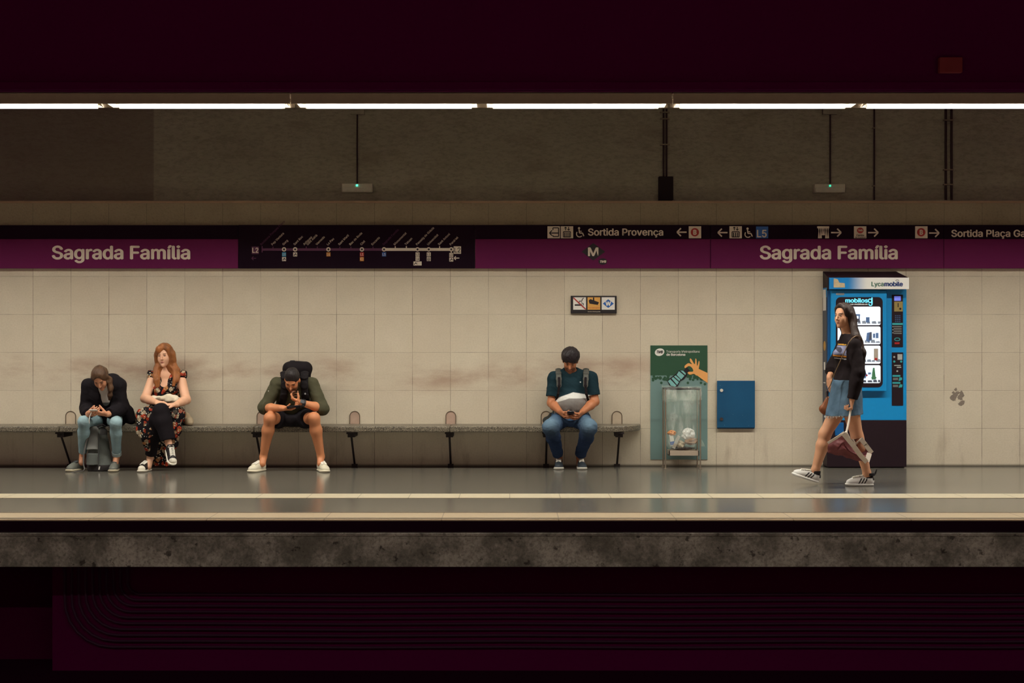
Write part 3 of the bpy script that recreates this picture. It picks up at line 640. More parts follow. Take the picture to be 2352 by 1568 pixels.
# blue cabinet
tc = thing('wall_cabinet', 'square blue metal cabinet on the wall right of the bin', 'cabinet', W(1690, 985, 0))
g = G('chipped_blue_paint'); o = g.pos(); v = g.n('TexVoronoi', Vector=o, Scale=16.).outputs['Distance']; nz = g.noise(o, 3., 4)
c = g.mix(nz, lin((6, 66, 104)), lin((14, 84, 124))); c = g.mix(g.ramp(v, .045, .03), c, lin((150, 180, 190))); g.out(c, .45, spec=.4); CAB = g.m
MB().pbox(1648, 1733, 876, 984.5, -.03, 0).build('cabinet_body', mat('dark_blue_edge', (8, 40, 66), .6), tc); MB().pbox(1647, 1734, 874, 982, -.037, -.03).build('door', CAB, tc, bevel=.002)
m = MB(); a = W(1657, 896, -.037); m.tube([a, a+(0, -.015, 0)], .0165, 16); m.build('knob', mat('pale_knob', (206, 198, 184), .5), tc, 40, label='pale round knob'); m = MB(); a = W(1657, 962, -.037); m.tube([a, a+(0, -.012, 0)], .0165, 16); m.build('lock', mat('dark_lock', (60, 46, 44), .5), tc, 40, label='dark round lock')
# peeled sticker
m = MB(); r_ = random.Random(11)
for k in range(16):
    cx, cy = 2201+r_.gauss(0, 9), 911+r_.gauss(0, 7); q = r_.uniform(3, 8)
    m.ppoly([(cx+q*r_.uniform(.5, 1.2)*math.cos(t), cy+q*r_.uniform(.5, 1.2)*math.sin(t)) for t in np.linspace(0, 5.6, 8)], -.0012-.0001*k, .0012+.0001*k)
m.build('sticker_remains', mat('grey_paper_remains', (128, 116, 104), .8, var=.3, vs=60), label='scraps of a peeled grey sticker on the tiles, right of the vending machine', category='sticker')
# ------------------------------------------------------------------ vending machine
tv = thing('vending_machine', 'blue vending machine with lit window, behind the walking woman', 'vending machine', W(1990, 1072, 0))
z5 = lambda u, v: (1860+u/3.1346, 600+v/3.1346)
VB = mat('machine_blue', (0, 138, 204), .4, var=.04, bstr=.02); VK = mat('machine_black', (34, 18, 26), .55, var=.08, spec=.25); VS = mat('machine_side_grey', (66, 72, 84), .5)
xl_, xr_ = 3.276, (2083-1176)/221.; zt_ = CAMZ+(784-660)/221.
MB().box(xl_, xr_, -.19, 0, .012, .497).build('base', VK, tv, bevel=.004)
MB().box(xl_, xr_, -.19, 0, .498, zt_).build('cabinet_body', VB, tv, bevel=.004)
MB().box(xl_+.02, xr_-.02, -.17, -.01, 0, .012).build('foot', VK, tv)
MB().box(xl_-.0005, xl_+.016, -.1915, -.188, .5, zt_).build('edge_strip', VK, tv)
MB().box(xl_-.004, xl_, -.185, -.005, .3, zt_-.1).build('side_panel', VS, tv, label='grey left side panel')
m = MB(); Ys = lambda u, v: W(*z5(u, v), -.19)
m.box(xl_-.006, xl_-.004, -.16, -.03, 1.64, 1.86); m.box(xl_-.006, xl_-.004, -.12, -.07, 1.02, 1.10); m.box(xl_-.006, xl_-.004, -.14, -.05, .88, .89); m.each('side_sticker', WHT, tv)
m = MB(); m.tube([(xl_-.006, -.1, 1.27), (xl_-.004, -.1, 1.27)], .05, 20); m.build('warning_sticker', mat('amber_sticker', (200, 150, 60), .5), tv)
# roof and header
sH = s_at(-.29); hx0, hx1 = (1904-1176)/sH, (2087-1176)/sH; hz0, hz1 = CAMZ+(784-664)/sH, CAMZ+(784-637.5)/sH
m = MB(); rz = CAMZ+(784-623)/218.
m.add([(xl_, 0, zt_), (hx1, 0, zt_), (xl_, -.19, zt_), (hx1-.01, -.285, hz0), (xl_, 0, rz), (hx1-.05, 0, rz), (hx0-.01, -.285, hz1), (hx1, -.285, hz1), (hx0-.01, -.285, hz0)],
      [(4, 6, 7, 5), (0, 2, 8, 6, 4), (1, 5, 7, 3), (6, 8, 3, 7), (0, 1, 3, 8, 2), (0, 4, 5, 1)]); m.build('roof', VK, tv)
g = G('header_print'); o = g.pos(); x, y, z = g.sep(o); c = g.mix(g.ramp(x, hx0+.18, hx0+.42), lin((0, 122, 190)), lin((226, 224, 216))); g.out(c, .4)
g.set(g.b.inputs['Emission Color'], c); g.b.inputs['Emission Strength'].default_value = .10
MB().box(hx0, hx1, -.305, -.285, hz0, hz1).build('header_sign', g.m, tv, bevel=.002, label='blue to white lit header sign')
m = MB(); m.text('Lyca', 2001.5, 657, 10, -.307, 2030, off=.03); m.build('header_lettering', mat('green_letters', (60, 110, 90), .5), tv); m = MB(); m.text('mobile', 2031, 657, 10, -.307, 2074, off=.045); m.build('header_lettering', mat('navy_letters', (24, 52, 110), .5), tv)
m = MB(); m.ppoly([(1915, 660), (1915, 639), (1924, 641), (1928, 649), (1940, 650), (1941, 660)], -.3075); m.build('header_picture', mat('tan_print', (196, 176, 140), .6, var=.3, vs=40), tv)
m = MB(); m.pring(2061, 645, 4, 3, 1, -.307, 14, 180, 360); m.build('header_mark', INK, tv)
# raised door
D0 = -.25; m = MB(); m.pbox(1908.5, 2037, 666, 898, D0, -.19); m.build('door', VB, tv, bevel=.006)
m = MB(); m.pbox(1901, 1908.5, 667, 898, -.215, -.19); m.build('door_hinge', mat('machine_deep_blue', (0, 84, 140), .4), tv)
def rrect(m, x0, x1, y0, y1, r, Y0, th=.002):
    P = [(cx+r*math.cos(a), cy+r*math.sin(a)) for cx, cy, a0 in ((x1-r, y1-r, 0), (x0+r, y1-r, 90), (x0+r, y0+r, 180), (x1-r, y0+r, 270)) for a in np.radians(np.linspace(a0, a0+90, 6))]
    return m.ppoly(P, Y0, th)
m = MB(); rrect(m, 1920, 2027.5, 682, 889, 11, D0-.004, .004); wf = m.build('window_frame', VK, tv, label='black rounded window frame')
g = G('backlit_window'); o = g.pos(); nz = g.noise(o, 9., 3); c = g.mix(nz, lin((196, 210, 228)), lin((240, 246, 250))); g.out(c, .2); g.set(g.b.inputs['Emission Color'], c); g.b.inputs['Emission Strength'].default_value = .72; LIT = g.m
rows = [(704, 746.5), (749.5, 790.5), (793.5, 835), (838.5, 879.5)]
for y0, y1 in rows: m = MB(); rrect(m, 1924, 2022.5, y0, y1, 4, D0-.0055, .0015); m.build('lit_pane', LIT, tv)
PRG = mat('product_grey', (150, 162, 182), .4, var=.2); PRB = mat('product_blue', (92, 124, 176), .4); PRW = mat('product_tan', (176, 164, 150), .5); PRK = mat('product_dark', (84, 90, 108), .4); PGN = mat('product_green', (70, 130, 90), .5)
YP = D0-.0085
PK = [0]
def prod(mm, *polys):
    m = MB()
    for p in polys: PK[0] += 1; m.ppoly([z5(*q) for q in p], YP-.0003*PK[0], .003)
    m.each('product', mm, tv)
rct = lambda a, b, c, d: [(a, c), (b, c), (b, d), (a, d)]
for v in (440, 578, 715, 862):
    m = MB(); rr = random.Random(v)
    u = 215
    while u < 500: w_ = rr.uniform(14, 34); h_ = rr.uniform(6, 18); m.ppoly([z5(u, v+8), z5(u, v-h_+4), z5(u+w_*.8, v-h_+2), z5(u+w_, v+8)], YP, .003); u += w_+rr.uniform(3, 12)
    m.each('product_row', PRG if v != 862 else PRK, tv, label='row of small grey and dark goods')
prod(PRB, rct(328, 362, 380, 392), rct(330, 338, 392, 420), rct(352, 360, 392, 418), rct(405, 430, 402, 440)); prod(PRK, [(332, 435), (340, 412), (358, 412), (364, 438)])
prod(PRB, [(405, 570), (412, 515), (440, 508), (448, 565), (420, 580)], rct(456, 470, 520, 550), rct(476, 494, 515, 552)); prod(PRK, [(425, 568), (432, 512), (446, 508), (446, 560)])
prod(PRW, rct(462, 492, 628, 712), [(236, 570), (246, 500), (276, 500), (284, 570)]); prod(RED, rct(468, 486, 695, 712))
prod(PGN, [(446, 850), (450, 800), (456, 766), (466, 766), (470, 800), (476, 850)], rct(444, 480, 832, 842)); prod(PRB, [(388, 838), (400, 800), (412, 812), (402, 842)], rct(420, 440, 800, 812)); prod(RED, rct(404, 416, 815, 826))
m = MB(); m.text('mobilos', 1941.5, 694.5, 9.4, D0-.008, 1993.5, off=.035); m.pring(1998.5, 690.5, 5.2, 5.2, 2.4, D0-.008, 18); m.pbox(2001.6, 2004.4, 683, 698, D0-.0085, D0-.004); m.pring(1999.5, 697, 5, 5.5, 2.2, D0-.009, 14, 0, 180)
m.each('window_lettering', mat('cyan_letters', (110, 214, 240), .4, emit=.7, bstr=0), tv, label='glowing cyan window lettering'); MB().text('www.mobiloso.es', 1948, 700, 3.3, D0-.008, 1993, off=.03).build('web_lettering', mat('white_letters', (235, 235, 230), .4, emit=.25, bstr=0), tv)
m = MB(); rrect(m, 1920, 1939.5, 673, 677.5, 2, D0-.002); m.build('maker_badge', mat('silver_badge', (150, 160, 166), .3, .6), tv)
# keypad column
m = MB(); Y1 = -.194; m.pbox(2048.5, 2074, 676.5, 797, Y1, -.19); m.build('keypad_panel', VK, tv); m = MB(); m.pbox(2048.5, 2074.5, 809, 931, Y1, -.19); m.build('payment_panel', VK, tv)
MB().pbox(2054, 2069, 680, 690.5, Y1-.002, Y1).build('display', mat('violet_display', (110, 120, 220), .3, emit=.6, bstr=0), tv)
MB().pbox(2054, 2073.5, 692.5, 715, Y1-.004, Y1).build('coin_plate', mat('brass_plate', (176, 156, 96), .4, .5), tv); m = MB(); m.pbox(2062, 2064, 696, 705, Y1-.006, Y1-.004); m.pell(2068, 709, 2.5, 2.5, Y1-.0065); m.each('coin_slot', INK, tv)
m = MB()
for i in range(4):
    for k in range(3): m.pbox(2056+k*4.6, 2059+k*4.6, 723.5+i*4.4, 726.3+i*4.4, Y1-.003, Y1)
m.build('keypad', mat('blue_keys', (56, 82, 120), .4), tv)
TEAL = mat('teal_sticker', (50, 160, 164), .5, bstr=0); LG = mat('pale_print', (168, 172, 168), .5, bstr=0)
m = MB(); m.pbox(2049.5, 2073.5, 741.5, 746, Y1-.002, Y1); m.pbox(2050, 2068, 861, 865, Y1-.002, Y1); m.pbox(2050, 2068, 877, 881, Y1-.002, Y1); m.pell(2054, 830, 2.5, 2.5, Y1-.002); m.pell(2070, 830, 2.5, 2.5, Y1-.002); m.ppoly([(2064, 875), (2066, 866), (2072, 867), (2072, 872)], Y1-.002); m.ppoly([(2064, 890), (2067, 882), (2073, 883), (2072, 889)], Y1-.002); m.pring(2061, 779, 7, 4, 1.5, Y1-.002, 14); m.each('teal_sticker', TEAL, tv)
m = MB()
for y in (749, 753, 757, 761, 765): m.pbox(2053, 2071, y, y+1.2, Y1-.002, Y1)
for y in (749, 756, 763): m.pell(2051, y+1, 1.3, 1.3, Y1-.003)
for y in (868, 871, 884, 887): m.pbox(2051, 2063, y, y+1.2, Y1-.002, Y1)
m.pbox(2061.5, 2072.5, 813, 826, Y1-.002, Y1); m.pell(2054, 819.5, 2.2, 2.2, Y1-.002); m.pbox(2054, 2069, 838, 840, Y1-.003, Y1); m.pbox(2060, 2070, 842, 844.5, Y1-.003, Y1); m.pell(2061, 852, 2, 2, Y1-.002); m.each('pale_print', LG, tv)
MB().pbox(2055, 2066, 786, 790, Y1-.003, Y1).build('red_mark', RED, tv)
MB().pbox(1918, 1938, 970, 1000, -.198, -.19).build('delivery_flap', mat('machine_flap_blue', (0, 86, 150), .4), tv, bevel=.003, label='dark blue delivery flap low on the front')
# ------------------------------------------------------------------ fittings on the upper wall
UY = 1.4; EMH = mat('emergency_light_shell', (236, 232, 218), .5)
def pipe(t, name, px, y0, y1, r, off=.03, m_=None):
    a = W(px, y0, UY-off); b = W(px, y1, UY-off); MB().tube([a, b], r, 10).build(name, m_ or PIPE, t, 40)
PIPE = mat('dark_conduit', (64, 40, 46), .6)
for px, c0, lab, on in ((820, 1, 'small emergency light with green lamp above the line map', 1.), (1906.5, 0, 'small emergency light with faint green lamp above the vending machine', .35)):
    t = thing('emergency_light', lab, 'light', W(px, 443, UY-.06), 'emergency lights on the upper wall')
    y0 = 421 if c0 else 422
    MB().pbox(px-35.5, px+35.5, y0, y0+20.5, UY-.10, UY).build('light_housing', EMH, t, bevel=.008); MB().pbox(px-33, px+33, y0+8.5, y0+19.5, UY-.112, UY-.10).build('light_cover', mat('emergency_cover', (244, 242, 230), .4), t, bevel=.004)
    m = MB(); a = W(px, y0+4.5, UY-.10); m.tube([a, a+(0, -.008, 0)], .010, 12); m.build('indicator_lamp', mat('green_led_%d' % c0, (70, 250, 200), .3, emit=3*on, bstr=0), t, 40, label='green indicator lamp')
    pipe(t, 'conduit', px+.5, 262, y0, .009); MB().pbox(px-16, px+17, 246, 262, UY-.06, UY).build('junction_box', PLAST, t, bevel=.004)
for px, y1, k, lab in ((1527.5, 408, 2, 'thick pair of conduits running into a dark box, between the two emergency lights'), (2008, 459, 1, 'single thin conduit right of the vending machine emergency light'), (2179, 459, 3, 'twin conduits furthest right on the upper wall')):
    t = thing('conduit', lab, 'conduit', W(px, 462, UY), 'bare conduits on the upper wall')
    if k == 1: pipe(t, 'pipe', px, 250, 459, .010)
    else:
        d = 3.4 if k == 2 else 6.5
        for s_ in (-1, 1): pipe(t, 'pipe', px+s_*d, 250, y1, .0105 if k == 2 else .014)
    ys = (256, 271, 330) if k == 2 else ((292, 425) if k == 1 else (274, 388, 422))
    for y in ys: m = MB(); m.pbox(px-(3 if k == 1 else 11), px+(3 if k == 1 else 11), y, y+3, UY-.046, UY); m.build('clip', MET, t)
    if k == 2: MB().pbox(1513.5, 1546.5, 405, 459, UY-.09, UY).build('cable_box', mat('black_cable_box', (36, 20, 28), .8), t, bevel=.006, label='black cable box')
# dim box on the beam, cables in the pit
t = thing('hanging_sign', 'small dim reddish box high on the black beam at the right', 'sign', W(2185, 166, -2.7)); MB().pbox(2159, 2211, 131, 166, -2.72, -2.66).build('sign_box', mat('dim_red_box', (112, 18, 30), .7), t, bevel=.004); MB().box(W(2185, 131, -2.7)[0]-.01, W(2185, 131, -2.7)[0]+.01, -2.70, -2.60, W(0, 140, -2.7)[2], W(0, 132, -2.7)[2]).build('sign_arm', STEEL, t)
CBL = mat('shade_tinted_cable', (52, 2, 40), .8)  # cable colour set near the painted-in pit shade so they stay dim
for i in range(10):
    z = CAMZ-(1365+13.5*i-784)/s_at(-3.66); xv = -3.05-.055*i; q = .10+.03*i
    pts = [(xv, -3.64, -.16), (xv, -3.64, z+q+.05)]+[(xv+q-q*math.cos(t), -3.64, z+q-q*math.sin(t)) for t in np.linspace(.2, math.pi/2, 6)]+[(-2.45+k*1.22, -3.64, z-.006*(k % 2)) for k in range(10) if -2.45+k*1.22 < X1]
    m = MB(); m.tube(pts, .010, 6); o_ = m.build('cable', CBL, None, 60, group='cables under the platform', category='cable', label=['topmost', 'second', 'third', 'fourth', 'fifth', 'sixth', 'seventh', 'eighth', 'ninth', 'lowest'][i]+' of the dark cables running under the platform, counted from the top')
# ------------------------------------------------------------------ people
SKINM = amat('skin', .5, 60., .05, spec=.35, sss=.04); CLOTH = amat('woven_cloth', .85, 160., .25, spec=.15, weave=True); HAIRM = amat('hair_strands', .45, 40., .8, stretch=(6, 6, .5), spec=.4)
DENIM = amat('denim_cloth', .85, 220., .35, spec=.1, weave=True); LEATH = amat('shoe_leather', .5, 120., .1)
FULL = 1.0
def L3(c): return np.array(lin(c))
def frame(f, u):
    f = nn(f); r = nn(np.cross(f, u)); return np.array([r, f, np.cross(r, f)])      # rows: right, forward, up
def head_prims(C, R, sc=1., male=False):
    T = lambda x, y, z: C+sc*(x*R[0]+y*R[1]+z*R[2])
    E = lambda c, r, k=.02, op='u': ell(T(*c), np.array(r)*sc, R, k*sc, op)
    K = lambda a, b, ra, rb, k=.012: cap(T(*a), T(*b), ra*sc, rb*sc, k*sc)
    j = 1.12 if male else 1.; br = .011 if male else .008
    P = [E((0, -.012, .035), (.073, .092, .084)), E((0, .024, -.02), (.061, .066, .085), .03), E((0, .046, -.075), (.042*j, .038, .040), .03),
         K((-.034*j, .018, -.070), (0, .074, -.106), .020, .0155, .02), K((.034*j, .018, -.070), (0, .074, -.106), .020, .0155, .02),
         E((-.034, .055, -.034), (.024, .022, .030), .03), E((.034, .055, -.034), (.024, .022, .030), .03),
         K((-.034, .077, .024), (.034, .077, .024), br, br, .015),
         E((-.031, .097, .006), (.017, .012, .010), .012, 'sub'), E((.031, .097, .006), (.017, .012, .010), .012, 'sub'),
         K((0, .084, .018), (0, .110, -.030), .0065, .0098, .012), E((-.0105, .094, -.034), (.008, .009, .0065), .006), E((.0105, .094, -.034), (.008, .009, .0065), .006),
         E((0, .086, -.062), (.021, .012, .0065), .006), E((0, .084, -.073), (.018, .012, .007), .005)]
    for s in (-1, 1): P.append(E((s*.076, -.012, -.010), (.010, .019, .031), .008))
    return P
def hand_prims(Wr, d, n, side, sc=1., curl=(.5, .6, .5), spread=.0, thumb=(.5, .7, .25)):
    d = nn(d); n = nn(n-d*np.dot(n, d)); t = nn(np.cross(d, n))*side; fr = .0092*sc
    P = [cap(Wr-d*.02, Wr+d*.03*sc, .024*sc, .026*sc, .015, u=t, q=.72),
         cap(Wr+d*.035*sc-t*.016*sc, Wr+d*.082*sc-t*.018*sc, .021*sc, .019*sc, .012, u=t, q=.62), cap(Wr+d*.035*sc+t*.014*sc, Wr+d*.086*sc+t*.016*sc, .022*sc, .019*sc, .012, u=t, q=.66)]
    for i, L in enumerate((.042, .047, .043, .034)):
        b = Wr+d*(.086-.004*abs(i-1))*sc+t*(.030-.0200*i)*sc; a = 0; p = b
        dd = nn(d+t*spread*(1.5-i))
        for sg, (c, l) in enumerate(zip(curl, (1, .66, .5))):
            a += c*(1+.10*(i-1)); q = p+(dd*math.cos(a)+n*math.sin(a))*L*l*sc; P.append(cap(p, q, fr*(1-.08*sg), fr*(.94-.1*sg), .004)); p = q
    b = Wr+d*.022*sc+t*.024*sc; v = nn(thumb[0]*d+thumb[1]*t+thumb[2]*n); p = b+v*.044*sc; v2 = nn(d*.9+t*.15+n*(.25+thumb[2])); q = p+v2*.030*sc; e = q+nn(v2+.3*n)*.024*sc
    return P+[cap(b, p, .014*sc, .0115*sc, .012), cap(p, q, .0112*sc, .0098*sc, .005), cap(q, e, .0098*sc, .0080*sc, .005)]
def arm(sk, s, r=(.052, .043, .041, .028), inf=0., t0=0., t1=2., k=.02, flat=0):     # t: 0 shoulder, 1 elbow, 2 wrist
    A, B, Cc = sk['sh'+s], sk['el'+s], sk['wr'+s]; P = []
    if t0 < 1:
        e = min(t1, 1.); P.append(cap(A+(B-A)*t0, A+(B-A)*e, r[0]+inf, r[0]+(r[1]-r[0])*e+inf, k, flat=flat if e == t1 else 0))
    if t1 > 1:
        e = t1-1; m = .35
        if e > m: P += [cap(B, B+(Cc-B)*m, r[1]+inf, r[2]+inf, k), cap(B+(Cc-B)*m, B+(Cc-B)*e, r[2]+inf, r[2]+(r[3]-r[2])*(e-m)/(1-m)+inf, k, flat=flat)]
        else: P.append(cap(B, B+(Cc-B)*e, r[1]+inf, r[2]+inf, k, flat=flat))
    return P
def leg(sk, s, r=(.082, .056, .058, .036), inf=0., t1=2., k=.02, flat=0, calf=True):
    A, B, Cc = sk['hip'+s], sk['kn'+s], sk['an'+s]; e = min(t1, 1.)
    P = [cap(A, A+(B-A)*e, r[0]+inf, r[0]+(r[1]-r[0])*e+inf, k, flat=flat if t1 <= 1 else 0)]
    if t1 > 1:
        e = t1-1; m = .32; bk = nn(np.cross(np.cross(Cc-B, A-B), Cc-B))*.006 if calf else 0
        if e <= m: P.append(cap(B, B+(Cc-B)*e, r[1]+inf, r[2]+inf, k, flat=flat))
        else: P += [cap(B, B+(Cc-B)*m+bk, r[1]+inf-.004, r[2]+inf-.002, .04), cap(B+(Cc-B)*m+bk, B+(Cc-B)*e, r[2]+inf, r[2]+(r[3]-r[2])*(e-m)/(1-m)+inf, .03, flat=flat)]
    return P
def torso(sk, wid=(.135, .125, .15), dep=.72, inf=0., k=.05, neck=True, belly=0.):
    h0, c, n = sk['pel'], sk['chest'], sk['neck']; side = nn(sk['shR']-sk['shL']); hs = nn(sk['hipR']-sk['hipL'])
    wa = h0*.52+c*.48+sk.get('bend', np.zeros(3))
    q = lambda w: dict(u=side, q=dep)
    P = [cap(h0-hs*.06, h0+hs*.06, wid[0]*.80+inf, None, k), cap(h0, wa, wid[0]+inf, wid[1]+inf, k, u=side, q=dep), cap(wa, c, wid[1]+inf, wid[2]+inf, k, u=side, q=dep),
         cap(c, n-(n-c)*.25, wid[2]+inf, .09+inf, k, u=side, q=dep), cap(sk['shL'], n-(n-c)*.12, .052+inf, .05+inf, .04), cap(sk['shR'], n-(n-c)*.12, .052+inf, .05+inf, .04)]
    if belly: P.append(ell(wa+sk['fwd']*.05, (.13+inf, .10+inf+belly, .12+inf), k=.06))
    if neck: P.append(cap(n-(n-c)*.12, sk['hc']-sk['hR'][2]*.05-sk['hR'][1]*.02, .054, .050, .025))
    return P
def facecol(sk, skin, lips, brow, beard=None, sc=1.):
    s0, l0, b0 = L3(skin), L3(lips), L3(brow); bd = L3(beard) if beard else None
    def f(V):
        C = np.tile(s0, (len(V), 1)); q = ((V-sk['hc'])@sk['hR'].T)/sc; x, y, z = q.T
        near = (np.abs(x) < .09) & (np.abs(z) < .14) & (y > .0) & (y < .14)
        def blend(m, c, a=1.): m = (np.clip(m, 0, 1)*near*a)[:, None]; return C*(1-m)+c*m
        if bd is not None:
            C = blend((1-((np.maximum(0, z+.035)/.02)))*(1-np.clip((np.hypot(x/.02, (z+.067)/.011)-1)*-3, 0, 1)), bd, .75)
        m = 1.6-np.hypot(x/.021, (z+.067)/.011)*1.25; C = blend(np.where(y > .07, m, 0), l0, .85)
        for s in (-1, 1):
            m = 3*(1.45-np.hypot((x-s*.032)/.0155, (z-.024-.004*np.cos((x-s*.031)/.02))/.0045)); C = blend(np.where(y > .05, m, 0), b0, .9)
            m = 2*(1.5-np.hypot((x-s*.031)/.0125, (z-.006)/.0055)); C = blend(np.where(y > .05, m, 0), s0*.42+b0*.2, .8)
        return C
    return f
def eyes(t, sk, down=False, sc=1.):
    R, C = sk['hR'], sk['hc']
    for s in (-1, 1):
        c = C+sc*(s*.031*R[0]+.0745*R[1]+.005*R[2])
        def col(V, c=c):
            q = (V-c)@R.T; C_ = np.tile(L3((186, 176, 164)), (len(V), 1)); r = np.hypot(q[:, 0], q[:, 2]+(.006 if down else .001)); C_[(r < .0075*sc)] = L3((58, 40, 28)); C_[(r < .0028*sc)] = L3((12, 8, 8))
            lid = (q[:, 2] > (.0014 if not down else -.0015)*sc); C_[lid] = L3((120, 84, 66)); return C_
        sdf_obj('eye', [ell(c, (.0135*sc, .0125*sc, .0080*sc), R)], SKINM, t, .0018, col=col)
def shoe(t, heel, d, up=(0, 0, 1), L=.28, Wd=.098, style='court', side=1, cols=((232, 230, 222), (240, 238, 232), (30, 26, 30)), high=.075, name='shoe', label=None):
    d = nn(d); up = nn(np.asarray(up, float)-d*np.dot(up, d)); r = np.cross(d, up); B = np.array([r, d, up]); k = L/.28; w = Wd/2
    T = lambda V: np.asarray(heel)+V@B
    sole = [cap((0, .045*k, .012), (0, .21*k, .012), w*.82, w*.98, .01, u=(1., 0, 0), q=.42), cap((side*-.006, .2*k, .014), (side*-.006, .235*k, .016), w*.95, w*.84, .01, u=(1., 0, 0), q=.42), cutp((0, 0, .0), (0, 0, -1)), cutp((0, 0, .027), (0, 0, 1))]
    up_ = [ell((0, .05*k, .048), (w*.72, .050*k, .05), k=.02), ell((0, .13*k, .045), (w*.80, .09*k, .045), k=.03), ell((side*-.005, .21*k, .032), (w*.86, .055*k, .034), k=.03), cap((0, .05*k, .05), (0, .055*k, high), .036*k, .037*k, .02, flat=1), cap((0, .085*k, high), (0, .17*k, .052+(high-.075)*.6), .024, .020, .02), cutp((0, 0, .018), (0, 0, -1))]
    u_, s_, a_ = L3(cols[0]), L3(cols[1]), L3(cols[2])
    def ucol(V):
        C = np.tile(u_, (len(V), 1)); x, y, z = V.T
        if style in ('court', 'stripe'):
            m = (np.abs(x) > w*.42) & (z < .072) & (z > .02) & (y > .075*k) & (y < .16*k) & (((y+.55*z) % .026) < .0125) & ((y+.55*z) > .105*k) & ((y+.55*z) < .183*k); C[m] = a_
            C[(y < .022*k) & (z > .05)] = a_
            if style == 'stripe': C[(y > .19*k) & (z < .04)] = u_*1.3
        if style == 'canvas':
            C[(y > .225*k)] = L3((226, 218, 200)); C[(np.abs(x) < .012) & (y > .09*k) & (y < .2*k)] = L3((60, 54, 54))
        C[(z > high-.004) & (y < .084*k)] = L3((46, 40, 42)) if style != 'runner' else u_*.6
        return C
    V_, F_ = sdf_mesh(up_, .004); o = addmesh(name, T(V_), F_, LEATH, t, 180, ucol(V_), label=label)
    sdf_obj('sole', sole, LEATH, o, .004, col=cols[1], T=T)
    def topz(x, y):
        q = np.hypot(V_[:, 0]-x, V_[:, 1]-y) < .007; return V_[q, 2].max() if q.any() else .05
    m = MB(); n = 6 if style != 'plain' else 3
    for i in range(n):
        y = (.100+.0175*i)*k
        for q in (-1, 1): m.tube(T(np.array([(x_*q, y+dy, topz(x_*q, y+dy)+.002) for x_, dy in ((-.026, 0), (-.013, .003), (0, .006), (.013, .010), (.026, .014))])), .0042, 6)
    m.tube(T(np.array([(0, .082*k, .1), (.02, .076*k, .112), (.034, .086*k, .096), (.0, .084*k, .1)])), .0026, 6); m.tube(T(np.array([(0, .082*k, .1), (-.02, .076*k, .110), (-.03, .092*k, .09)])), .0026, 6)
    m.build('laces', mat('pale_laces', (226, 220, 206), .8) if style != 'plain' else mat('dark_laces', (60, 64, 64), .8), o, 60)
    return o
def strand(P, r0, r1, k=.01, q=1., u=None):
    P = [np.asarray(p, float) for p in P]; n = len(P)-1
    return [cap(P[i], P[i+1], r0+(r1-r0)*i/n, r0+(r1-r0)*(i+1)/n, k, u=u, q=q) for i in range(n)]
def phone(label, c, ax, m1=None, L=.145, Wd=.072):
    t = thing('phone', label, 'phone', c); m = MB(); m.obox(c, ax, (Wd/2, L/2, .0045)); m.build('phone_body', m1 or mat('phone_black', (26, 24, 28), .3), t, bevel=.003)
    m = MB(); n = nn(ax[2]); m.obox(np.array(c)+n*.0048, ax, (Wd/2*.9, L/2*.93, .0006)); m.build('screen', mat('phone_screen', (40, 46, 58), .15, bstr=0), t)
def skel(**k):
    sk = {a: np.asarray(b, float) for a, b in k.items() if a not in ('hf', 'hu')}
    sk['hR'] = frame(k['hf'], k['hu']); sk.setdefault('fwd', np.array([0, -1., 0])); return sk

